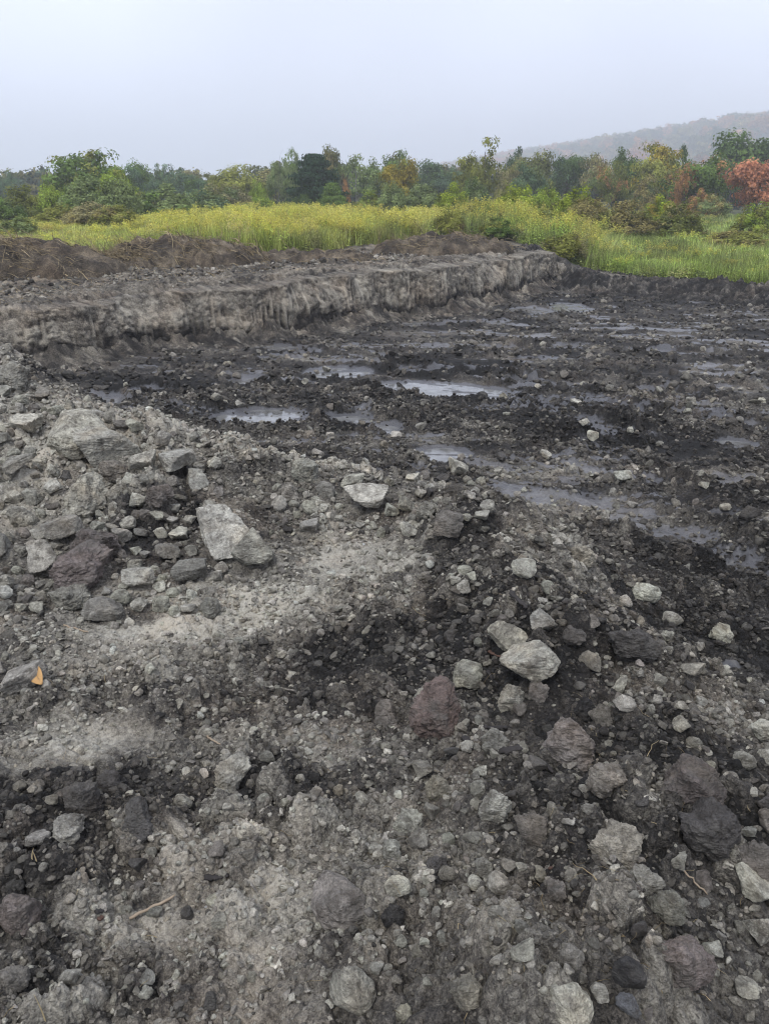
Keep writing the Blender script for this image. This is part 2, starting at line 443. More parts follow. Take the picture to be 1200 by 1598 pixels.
class NT:
    def __init__(self, name):
        self.m = bpy.data.materials.new(name); self.m.use_nodes = True
        self.t = self.m.node_tree; self.t.nodes.clear()
        self.out = self.n('ShaderNodeOutputMaterial')
    def n(self, typ, **kw):
        nd = self.t.nodes.new(typ)
        for k, v in kw.items(): setattr(nd, k, v)
        return nd
    def put(self, sock, v):
        if hasattr(v, 'is_output') or isinstance(v, bpy.types.NodeSocket): self.t.links.new(v, sock)
        else: sock.default_value = v
    def math(self, op, a, b=0.0, c=0.0, clamp=False):
        nd = self.n('ShaderNodeMath', operation=op, use_clamp=clamp)
        for i, v in enumerate((a, b, c)): self.put(nd.inputs[i], v)
        return nd.outputs[0]
    def mix(self, f, a, b, mode='MIX'):
        nd = self.n('ShaderNodeMix', data_type='RGBA', blend_type=mode)
        self.put(nd.inputs[0], f)
        for i, v in ((6, a), (7, b)):
            self.put(nd.inputs[i], v if not isinstance(v, tuple) else (*v, 1.0)[:4])
        return nd.outputs[2]
    def attr(self, name, typ='GEOMETRY', what='Fac'):
        nd = self.n('ShaderNodeAttribute', attribute_name=name, attribute_type=typ)
        return nd.outputs[what]
    def noise(self, vec, scale, detail=4, rough=.55, dist=0.0):
        nd = self.n('ShaderNodeTexNoise')
        if vec is not None: self.put(nd.inputs['Vector'], vec)
        nd.inputs['Scale'].default_value = scale; nd.inputs['Detail'].default_value = detail
        nd.inputs['Roughness'].default_value = rough; nd.inputs['Distortion'].default_value = dist
        return nd.outputs[0]
    def voro(self, vec, scale, what='Distance', feature='F1'):
        nd = self.n('ShaderNodeTexVoronoi', feature=feature)
        self.put(nd.inputs['Vector'], vec); nd.inputs['Scale'].default_value = scale
        return nd.outputs[what]
    def ramp(self, f, stops):
        nd = self.n('ShaderNodeValToRGB'); self.put(nd.inputs[0], f)
        el = nd.color_ramp.elements
        while len(el) < len(stops): el.new(0.5)
        for e, (p, c) in zip(el, stops): e.position = p; e.color = (*c, 1)
        return nd.outputs[0]
    def rng(self, v, a, b, c, d):
        nd = self.n('ShaderNodeMapRange'); self.put(nd.inputs[0], v)
        for i, q in enumerate((a, b, c, d)): nd.inputs[i + 1].default_value = q
        return nd.outputs[0]
    def bump(self, h, dist, strength=1.0, normal=None):
        nd = self.n('ShaderNodeBump'); self.put(nd.inputs['Height'], h)
        nd.inputs['Distance'].default_value = dist; nd.inputs['Strength'].default_value = strength
        if normal is not None: self.put(nd.inputs['Normal'], normal)
        return nd.outputs[0]
    def principled(self, color, rough, normal=None, spec=.35):
        nd = self.n('ShaderNodeBsdfPrincipled')
        self.put(nd.inputs['Base Color'], color if not isinstance(color, tuple) else (*color, 1)[:4]); self.put(nd.inputs['Roughness'], rough)
        nd.inputs['Specular IOR Level'].default_value = spec
        if normal is not None: self.put(nd.inputs['Normal'], normal)
        self.t.links.new(nd.outputs[0], self.out.inputs['Surface'])
        return nd
    def coord(self, what='Object'):
        return self.n('ShaderNodeTexCoord').outputs[what]
    def pos(self):
        return self.n('ShaderNodeNewGeometry').outputs['Position']

SOIL_RAMP = [(0.0, (0.0103, 0.0098, 0.0091)), (.20, (0.0281, 0.0258, 0.0235)), (.40, (0.0887, 0.0808, 0.0691)), (.60, (0.2108, 0.1961, 0.1638)), (.82, (0.3675, 0.3462, 0.2913)), (1.0, (0.4648, 0.4406, 0.3702))]
def soil_material():
    b = NT('churned_soil')
    p = b.pos()
    tone, wet, veg = b.attr('tone'), b.attr('wet'), b.attr('veg')
    n1 = b.noise(p, 9, 5, .62); n2 = b.noise(p, 55, 5, .65); n3 = b.noise(p, 240, 2, .6)
    wet = b.rng(b.math('ADD', wet, b.math('MULTIPLY', b.math('SUBTRACT', b.noise(p, 30, 5, .7), .5), .7)), .28, .50, 0, 1)
    t = b.math('ADD', tone, b.math('MULTIPLY', b.math('SUBTRACT', n1, .5), .55))
    t = b.math('ADD', t, b.math('MULTIPLY', b.math('SUBTRACT', n2, .5), .85))
    t = b.math('ADD', t, b.math('MULTIPLY', b.math('SUBTRACT', n3, .5), .55))
    col = b.ramp(t, SOIL_RAMP)
    # reddish brown and olive casts in the clay
    warm = b.rng(b.noise(p, 1.7, 3, .6), .45, .7, 0, .55)
    col = b.mix(warm, col, b.mix(1.0, col, (1.12, .97, .86), 'MULTIPLY'))
    col = b.mix(b.attr('brn'), col, b.mix(1.0, col, (1.12, .99, .83), 'MULTIPLY'))
    wcol = b.mix(1.0, b.mix(.6, col, (.135, .135, .138)), (.74, .74, .77), 'MULTIPLY')
    col = b.mix(wet, col, wcol)
    grn = b.mix(b.noise(p, 1.5, 3), (.035, .045, .015), (.085, .085, .03))
    col = b.mix(veg, col, grn)
    w2 = b.math('MULTIPLY', wet, b.rng(n2, .35, .6, 1.0, .55))
    rough = b.rng(w2, 0, 1, .88, .20)
    h = b.math('ADD', b.math('MULTIPLY', n2, .015), b.math('MULTIPLY', n3, .006))
    h = b.math('ADD', h, b.math('MULTIPLY', b.math('SUBTRACT', 1.0, b.voro(p, 75)), .009))
    h = b.math('MULTIPLY', h, b.rng(wet, 0, .8, 1.0, .10))
    b.principled(col, rough, b.bump(h, 1.0, 1.0), .3)
    return b.m
SOIL = soil_material()

# ------------------------------------------------------------------ ground: one sheet, finer towards where people stand, out to the horizon
def build_ground():
    th = np.linspace(math.atan(2.0 / 1.0), math.atan(2.0 / 46), 1040)
    r = np.concatenate([[.03, .2, .35, .5, .6, .7, .8, .88, .95], 2.0 / np.tan(th), np.geomspace(47, 1900, 90)])
    a_in = np.linspace(R(-34), R(34), 720)
    a_l = np.concatenate([np.linspace(R(-180), R(-60), 16)[:-1], np.linspace(R(-60), R(-34), 60)[:-1]])
    ang = np.concatenate([a_l, a_in, -a_l[::-1]])
    rr, aa = np.meshgrid(r, ang[:-1], indexing='ij')
    X, Y = rr * np.sin(aa), rr * np.cos(aa)
    f = height(X, Y, True)
    V = np.stack([f['x'], f['y'], f['z']], 1)
    F = grid_faces(len(r), len(ang) - 1, True)[:, ::-1]
    veg = 1 - f['soil']
    me = mesh_np('ground', V, F, {'tone': ('POINT', 'FLOAT', np.clip(f['tone'], -.2, 1.1)), 'wet': ('POINT', 'FLOAT', np.clip(np.maximum(f['wet'] * f['floor'], f['pud']), 0, 1)), 'veg': ('POINT', 'FLOAT', veg), 'brn': ('POINT', 'FLOAT', .55 * f['upl'] * f['left'])}, True, SOIL)
    link('ground', me, kind='structure')
build_ground()

# ------------------------------------------------------------------ the cut bank with its bucket-tooth scores
def resample(P, step):
    P = np.array(P); seg = np.hypot(*np.diff(P, axis=0).T); L = np.concatenate([[0], np.cumsum(seg)])
    s = np.arange(0, L[-1], step)
    return np.stack([np.interp(s, L, P[:, 0]), np.interp(s, L, P[:, 1])], 1), s
def gsmooth(a, n):
    k = np.exp(-np.linspace(-2, 2, 2 * n + 1) ** 2); k /= k.sum()
    return np.stack([np.convolve(np.pad(a[:, i], n, 'edge'), k, 'valid') for i in range(a.shape[1])], 1)

def build_bank():
    P, s = resample(BANK[2:20], 0.018)
    P = gsmooth(P, 22)
    T = np.gradient(P, axis=0); T /= np.linalg.norm(T, axis=1)[:, None]
    N = gsmooth(np.stack([T[:, 1], -T[:, 0]], 1), 25)               # towards the pit
    N /= np.linalg.norm(N, axis=1)[:, None]
    n = len(s)
    crn = np.argmin(np.hypot(P[:, 0] - CORNER[0], P[:, 1] - CORNER[1]))
    end = 1 - sstep(crn - 15, crn + 45, np.arange(n))
    P = P - N * (1 - end)[:, None] * .25
    keep = np.arange(n) < crn + 46
    P, N, s, end = P[keep], N[keep], s[keep], end[keep]; n = len(s)
    nt, nf, nl = 16, 44, 46
    rows = []; tone = []; wet = []
    lipx, lipy = P[:, 0] - N[:, 0] * .85, P[:, 1] - N[:, 1] * .85
    lip = height(lipx, lipy)
    lip = np.convolve(np.pad(lip, 20, 'edge'), np.ones(41) / 41, 'valid')
    top = (lip - .02) * end + .10 * (1 - end) + .11 * fbm(s * .9, s * 0 + 3, 4, .6, seed=201) * end
    cut = sstep(-.45, -.15, fbm(s * .45, s * 0 + 7, 3, seed=211))           # where the bucket left clean scores
    under = sstep(.05, .28, fbm(s * .8, s * 0 + 11, 3, seed=221))         # hollows in the black layer
    talus = .06 + .34 * np.clip(fbm(s * .7, s * 0 + 5, 4, .6, seed=231) + .28, 0, 1)
    cellw = .125
    sj = s / cellw + 1.8 * fbm(s * 1.1, s * 0 + 1, 3, seed=241)
    ci = np.floor(sj).astype(int); cf = sj - ci
    rc = _wr[_perm[ci & 4095]]
    live = (rc[:, 2] > .18)
    ridge = np.exp(-((cf - .5) / (.13 + .13 * rc[:, 1])) ** 8)            # the clean strip left by one tooth
    wig = .20 * fbm(s * .5, s * 0 + 31, 4, .6, seed=273)                  # the line of the face is not straight
    slump = sstep(.0, .3, fbm(s * .6, s * 0 + 41, 3, seed=275))           # where the top edge has slid down
    for i in range(nt):
        t = i / nt
        off = .75 * (1 - t) ** 1.4 + .05 + wig * t
        z = -.06 + (talus + .06) * t ** 1.5
        x, y = P[:, 0] + N[:, 0] * off, P[:, 1] + N[:, 1] * off
        c, ic = clods(x * 6, y * 6, 5, True); c_, ic_ = clods(x * 14, y * 14, 6, True)
        rows.append(np.stack([x, y, z + (c ** 1.4 * .10 + c_ ** 1.4 * .07 + .03 * fbm(x * 9, y * 9, 3, seed=253)) * (.3 + t) * (i > 0)], 1))
        tone.append(.34 + .4 * fbm(x * 2, y * 2, 4, seed=251) + .3 * (ic_ - .5) + .2 * (ic - .5)); wet.append(0 * s)
    for i in range(nf):
        t = i / (nf - 1)
        z = talus + (top - talus) * t
        a = t * .75                                                      # metres up, for the noise
        rough = fbm(s * 3, a * 3, 5, .65, seed=261)
        grit = fbm(s * 15, a * 15, 3, .7, seed=263)
        lump, il = clods(s * 5.5 + rough * .4, a * 5.5, 8, True); gl, ig = clods(s * 13 + grit * .4, a * 13, 18, True)
        top_end = .30 + .65 * rc[:, 0]; bot = top_end - .35 - .45 * rc[:, 1]
        on = cut * live * sstep(bot - .04, bot + .04, t) * (1 - sstep(top_end - .05, top_end + .05, t))
        face = .05 + wig - .10 * t - .28 * slump * sstep(.35, 1, t)
        crumb = (.07 * lump * (.4 + 1.2 * il) + .055 * rough + .045 * gl * (.4 + 1.2 * ig) + .025 * grit)
        prof = face + crumb * (1 - .88 * on * ridge) * (1 - .5 * cut) - on * (1 - ridge) * .022 + on * ridge * .012
        prof = prof - under * .09 * np.exp(-((t - .22) / .18) ** 2) * (1 - .9 * on * ridge)
        prof = np.clip(prof, -.30 - .15 * t, .4)
        rows.append(np.stack([P[:, 0] + N[:, 0] * prof, P[:, 1] + N[:, 1] * prof, z + .03 * rough + .015 * grit], 1))
        strat = sstep(.05, .30, t + .40 * fbm(s * .7, a * 1.4, 4, .6, seed=281) + .10 * fbm(s * 5, a, 3, seed=282) - .10 * under)
        tn = .11 + strat * (.45 + .30 * rough) + .25 * grit + .22 * (ig - .5) * (gl > .05) + .18 * (il - .5) * strat
        tn = tn * (1 - .75 * on * ridge) + on * ridge * .75 * (.66 + .35 * rough + .25 * (rc[:, 0] - .5)) * (.55 + .45 * strat)
        tone.append(tn); wet.append(on * ridge * .25)
    last = -.23
    for i in range(nl):
        t = (i + 1) / nl
        off = -.44 - 1.4 * t ** 1.3
        x, y = P[:, 0] + N[:, 0] * off, P[:, 1] + N[:, 1] * off
        h = height(x, y)
        k = sstep(0, .3, t)
        c = clods(x * 9, y * 9, 15) * .05 + clods(x * 20, y * 20, 16) * .03 + fbm(x * 5, y * 5, 4, .6, seed=291) * .04
        z = (top + .015 - .05 * t) * (1 - k) + (h + .012) * k + c * (1 - sstep(.7, 1, t)) - (.07 if i == nl - 1 else 0) - .05 * sstep(.85, 1, t)
        rows.append(np.stack([x, y, z], 1)); tone.append(.47 + .45 * fbm(x * 1.6, y * 1.6, 5, .65, seed=301) + .35 * fbm(x * 12, y * 12, 3, .7, seed=303)); wet.append(0 * s)
    V = np.stack(rows).reshape(-1, 3); tone = np.concatenate(tone); wet = np.concatenate(wet)
    F = grid_faces(len(rows), n)[:, ::-1]
    me = mesh_np('earth_bank', V, F, {'tone': ('POINT', 'FLOAT', tone), 'wet': ('POINT', 'FLOAT', wet), 'veg': ('POINT', 'FLOAT', 0 * tone), 'brn': ('POINT', 'FLOAT', 0 * tone + .2)}, True, SOIL)
    o = link('earth_bank', me, kind='structure')
    return o
build_bank()

# ------------------------------------------------------------------ the black clodded berm along the far edge of the pit
def build_berm():
    P, s = resample(BANK[16:25], 0.03)
    P = gsmooth(P, 14)
    T = np.gradient(P, axis=0); T /= np.linalg.norm(T, axis=1)[:, None]
    N = np.stack([T[:, 1], -T[:, 0]], 1)
    offs = np.concatenate([np.linspace(.75, -1.15, 62), [-1.3]])
    rows, tone = [], []
    for i, o in enumerate(offs):
        x, y = P[:, 0] + N[:, 0] * o, P[:, 1] + N[:, 1] * o
        wx, wy = x + .05 * perlin(x * 6, y * 6, 5), y + .05 * perlin(x * 6, y * 6, 6)
        c, ident = clods(wx * 5.2, wy * 5.2, 25, True); c2, id2 = clods(wx * 12, wy * 12, 26, True)
        k = sstep(0, 8, i) * (1 - sstep(len(offs) - 9, len(offs) - 1, i))
        z = height(x, y) - .03 + k * (.02 + .12 * c ** 1.5 * (.4 + ident) + .11 * c2 ** 1.4 * (.4 + id2) + .07 * np.clip(fbm(x * 1.6, y * 1.6, 4, .6, seed=29) + .3, 0, 1) + .04 * np.abs(fbm(x * 15, y * 15, 3, .6, seed=27))) - (.06 if i in (0, len(offs) - 1) else 0)
        rows.append(np.stack([x, y, z], 1)); tone.append(.17 + .28 * fbm(x * 1.5, y * 1.5, 4, seed=28) + .40 * (id2 - .5) * (c2 > .05) + .26 * (ident - .5) + .2 * fbm(x * 9, y * 9, 3, .7, seed=30))
    V = np.stack(rows).reshape(-1, 3); tone = np.concatenate(tone)
    link('earth_berm', mesh_np('earth_berm', V, grid_faces(len(rows), len(s))[:, ::-1], {'tone': ('POINT', 'FLOAT', tone), 'wet': ('POINT', 'FLOAT', 0 * tone), 'veg': ('POINT', 'FLOAT', 0 * tone)}, True, SOIL), kind='structure')
build_berm()

# ------------------------------------------------------------------ puddles
def puddle_material():
    b = NT('puddle_water')
    p = b.pos()
    n = b.noise(p, 5, 4, .6)
    col = b.mix(b.rng(n, .35, .65, 0, 1), (.10, .098, .094), (.20, .20, .195))
    h = b.math('ADD', b.math('MULTIPLY', b.noise(p, 14, 3), .004), b.math('MULTIPLY', b.noise(p, 70, 2), .0008))
    b.principled(col, b.rng(n, .3, .7, .05, .16), b.bump(h, 1.0, .5), .6)
    return b.m
WATER = puddle_material()
for k, (cx, cy, a, b_, ang, lab) in enumerate(PUD):
    n = 72
    t = np.linspace(0, 2 * np.pi, n, endpoint=False)
    rr = 1.12 * (1 + .22 * fbm(np.cos(t) * 1.4 + k * 5, np.sin(t) * 1.4, 3, seed=311))
    lx, ly = np.cos(t) * rr * a, np.sin(t) * rr * b_
    c, s_ = math.cos(ang), math.sin(ang)
    X, Y = lx * c - ly * s_, lx * s_ + ly * c
    V = [np.zeros((1, 3))]
    for q in (.5, 1.0):
        V.append(np.stack([X * q, Y * q, 0 * X], 1))
    V = np.concatenate(V)
    i = np.arange(n); j = (i + 1) % n
    F3 = np.stack([0 * i, 1 + i, 1 + j], 1); F4 = np.stack([1 + i, 1 + n + i, 1 + n + j, 1 + j], 1)
    me = mesh_np('puddle', V, [F3, F4], None, True, WATER)
    link('puddle', me, loc=(cx, cy, -.026), label=lab, category='puddle', group='puddles on the pit floor')

# ------------------------------------------------------------------ stones
def icosphere(sub):
    t = (1 + 5 ** .5) / 2
    V = [(-1, t, 0), (1, t, 0), (-1, -t, 0), (1, -t, 0), (0, -1, t), (0, 1, t), (0, -1, -t), (0, 1, -t), (t, 0, -1), (t, 0, 1), (-t, 0, -1), (-t, 0, 1)]
    F = [(0, 11, 5), (0, 5, 1), (0, 1, 7), (0, 7, 10), (0, 10, 11), (1, 5, 9), (5, 11, 4), (11, 10, 2), (10, 7, 6), (7, 1, 8), (3, 9, 4), (3, 4, 2), (3, 2, 6), (3, 6, 8), (3, 8, 9), (4, 9, 5), (2, 4, 11), (6, 2, 10), (8, 6, 7), (9, 8, 1)]
    V = [np.array(v, float) / np.linalg.norm(v) for v in V]
    for _ in range(sub):
        mid = {}; F2 = []
        def m(a, b):
            k = (min(a, b), max(a, b))
            if k not in mid:
                v = V[a] + V[b]; V.append(v / np.linalg.norm(v)); mid[k] = len(V) - 1
            return mid[k]
        for a, b, c in F:
            ab, bc, ca = m(a, b), m(b, c), m(c, a)
            F2 += [(a, ab, ca), (b, bc, ab), (c, ca, bc), (ab, bc, ca)]
        F = F2
    return np.array(V), np.array(F)
ICO = {k: icosphere(k) for k in (1, 2, 3, 4, 5)}

def rock_shape(seed, sub, kind):
    """unit stone. block: few broken faces; slab: flat and layered; lump: worn earth clod"""
    g = np.random.default_rng(seed)
    V, F = ICO[sub]
    npl = {'block': 10, 'slab': 9, 'lump': 20}[kind]
    n = g.normal(size=(npl, 3)); n /= np.linalg.norm(n, axis=1)[:, None]
    if kind != 'lump':
        n[0] = (.15 * g.normal(), .15 * g.normal(), 1); n[1] = (.2 * g.normal(), .2 * g.normal(), -1)
        n /= np.linalg.norm(n, axis=1)[:, None]
    d = g.uniform(.5, 1.0, npl) if kind != 'lump' else g.uniform(.82, 1.05, npl)
    c = np.maximum(V @ n.T, 1e-3)
    q = d / c
    k = 55 if kind != 'lump' else 9
    r = -np.log(np.exp(-k * np.minimum(q, 3)).sum(1)) / k
    r = np.minimum(r, 1.25)
    P = V * r[:, None]
    if kind == 'lump':
        P = P * (1 + .42 * fbm3(P * 1.3, 3, .6, seed) + .26 * np.abs(fbm3(P * 3.8, 3, .6, seed + 2)))[:, None]
    else:
        P = P * (1 + .13 * fbm3(P * 1.5, 2, .5, seed))[:, None]
        P = P + V * (.085 * fbm3(P * 4.5, 3, .65, seed + 1))[:, None]
        if sub >= 3:                                                   # broken bedding steps on the sides
            lay = np.floor(P[:, 2] * 5 + .8 * fbm3(P * 2, 2, .5, seed + 3))
            st = .05 * perlin3(np.stack([lay * 3.7, lay * 0 + seed, lay * 1.3], 1), seed)
            P[:, :2] *= (1 + st)[:, None]
    if kind == 'slab': P[:, 2] *= .55
    if sub >= 4:
        P = P + V * ((.03 if kind != 'lump' else .06) * fbm3(P * 11, 3, .65, seed + 4))[:, None]
    P = P - (P.max(0) + P.min(0)) / 2
    P = P / (np.abs(P[:, :2]).max())
    return P, F

def stone_material(name, mode):
    b = NT(name)
    oc = b.coord('Object')
    p = b.pos()
    if mode == 'OBJECT':
        base = b.n('ShaderNodeObjectInfo').outputs['Color']; rnd = b.n('ShaderNodeObjectInfo').outputs['Random']
    else:
        base = b.attr('col', 'INSTANCER', 'Color'); rnd = b.n('ShaderNodeObjectInfo').outputs['Random']
    n1 = b.noise(p, 14, 5, .62); n2 = b.noise(p, 70, 4, .65); n3 = b.noise(p, 260, 2, .6)
    v = b.rng(n1, .25, .75, .55, 1.35)
    v = b.math('MULTIPLY', v, b.rng(n2, .25, .75, .62, 1.38))
    v = b.math('MULTIPLY', v, b.rng(n3, .25, .75, .72, 1.28))
    vv = b.n('ShaderNodeCombineColor'); [b.put(vv.inputs[i], v) for i in range(3)]
    col = b.mix(1.0, base, vv.outputs[0], 'MULTIPLY')
    mud = b.rng(b.noise(p, 20, 6, .75), .48, .62, 0, .85)
    col = b.mix(mud, col, b.mix(.5, b.mix(1.0, base, (.45, .42, .39), 'MULTIPLY'), (.055, .050, .045)))
    dust = b.rng(b.noise(p, 9, 6, .75), .47, .62, 0, .5)
    col = b.mix(dust, col, b.mix(n2, (.075, .070, .062), (.20, .19, .168)))
    warm = b.rng(b.noise(p, 6, 3, .6), .5, .72, 0, .5)
    col = b.mix(warm, col, b.mix(1.0, col, (1.10, .97, .82), 'MULTIPLY'))
    mp = b.n('ShaderNodeMapping'); b.put(mp.inputs[0], oc); mp.inputs['Scale'].default_value = (1.2, 1.2, 7)
    lay = b.noise(mp.outputs[0], 2.0, 4, .6, .5)
    h = b.math('ADD', b.math('MULTIPLY', n2, .018), b.math('MULTIPLY', n3, .006))
    if mode == 'OBJECT':
        h = b.math('ADD', h, b.math('MULTIPLY', lay, .020))
    h = b.math('ADD', h, b.math('MULTIPLY', n1, .018))
    b.principled(col, .9, b.bump(h, 1.0, .9), .25)
    return b.m
STONE = stone_material('broken_stone', 'OBJECT')
CRUMB = stone_material('rubble_stone', 'INSTANCER')

PALETTE = {'pale': (.455, .438, .368), 'olive': (.44, .428, .348), 'grey': (.335, .320, .272), 'brown': (.215, .195, .170), 'mauve': (.158, .134, .120),
           'red': (.185, .140, .123), 'dark': (.092, .086, .080), 'black': (.034, .032, .031), 'tan': (.30, .278, .225), 'slate': (.13, .132, .14)}
VAR = {}
def variant(kind, i, sub=4):
    k = (kind, i, sub)
    if k not in VAR:
        P, F = rock_shape(100 + i * 7 + {'block': 0, 'slab': 1000, 'lump': 2000}[kind], sub, kind)
        VAR[k] = mesh_np('stone_' + kind, P, F, None, False, STONE)
    return VAR[k]

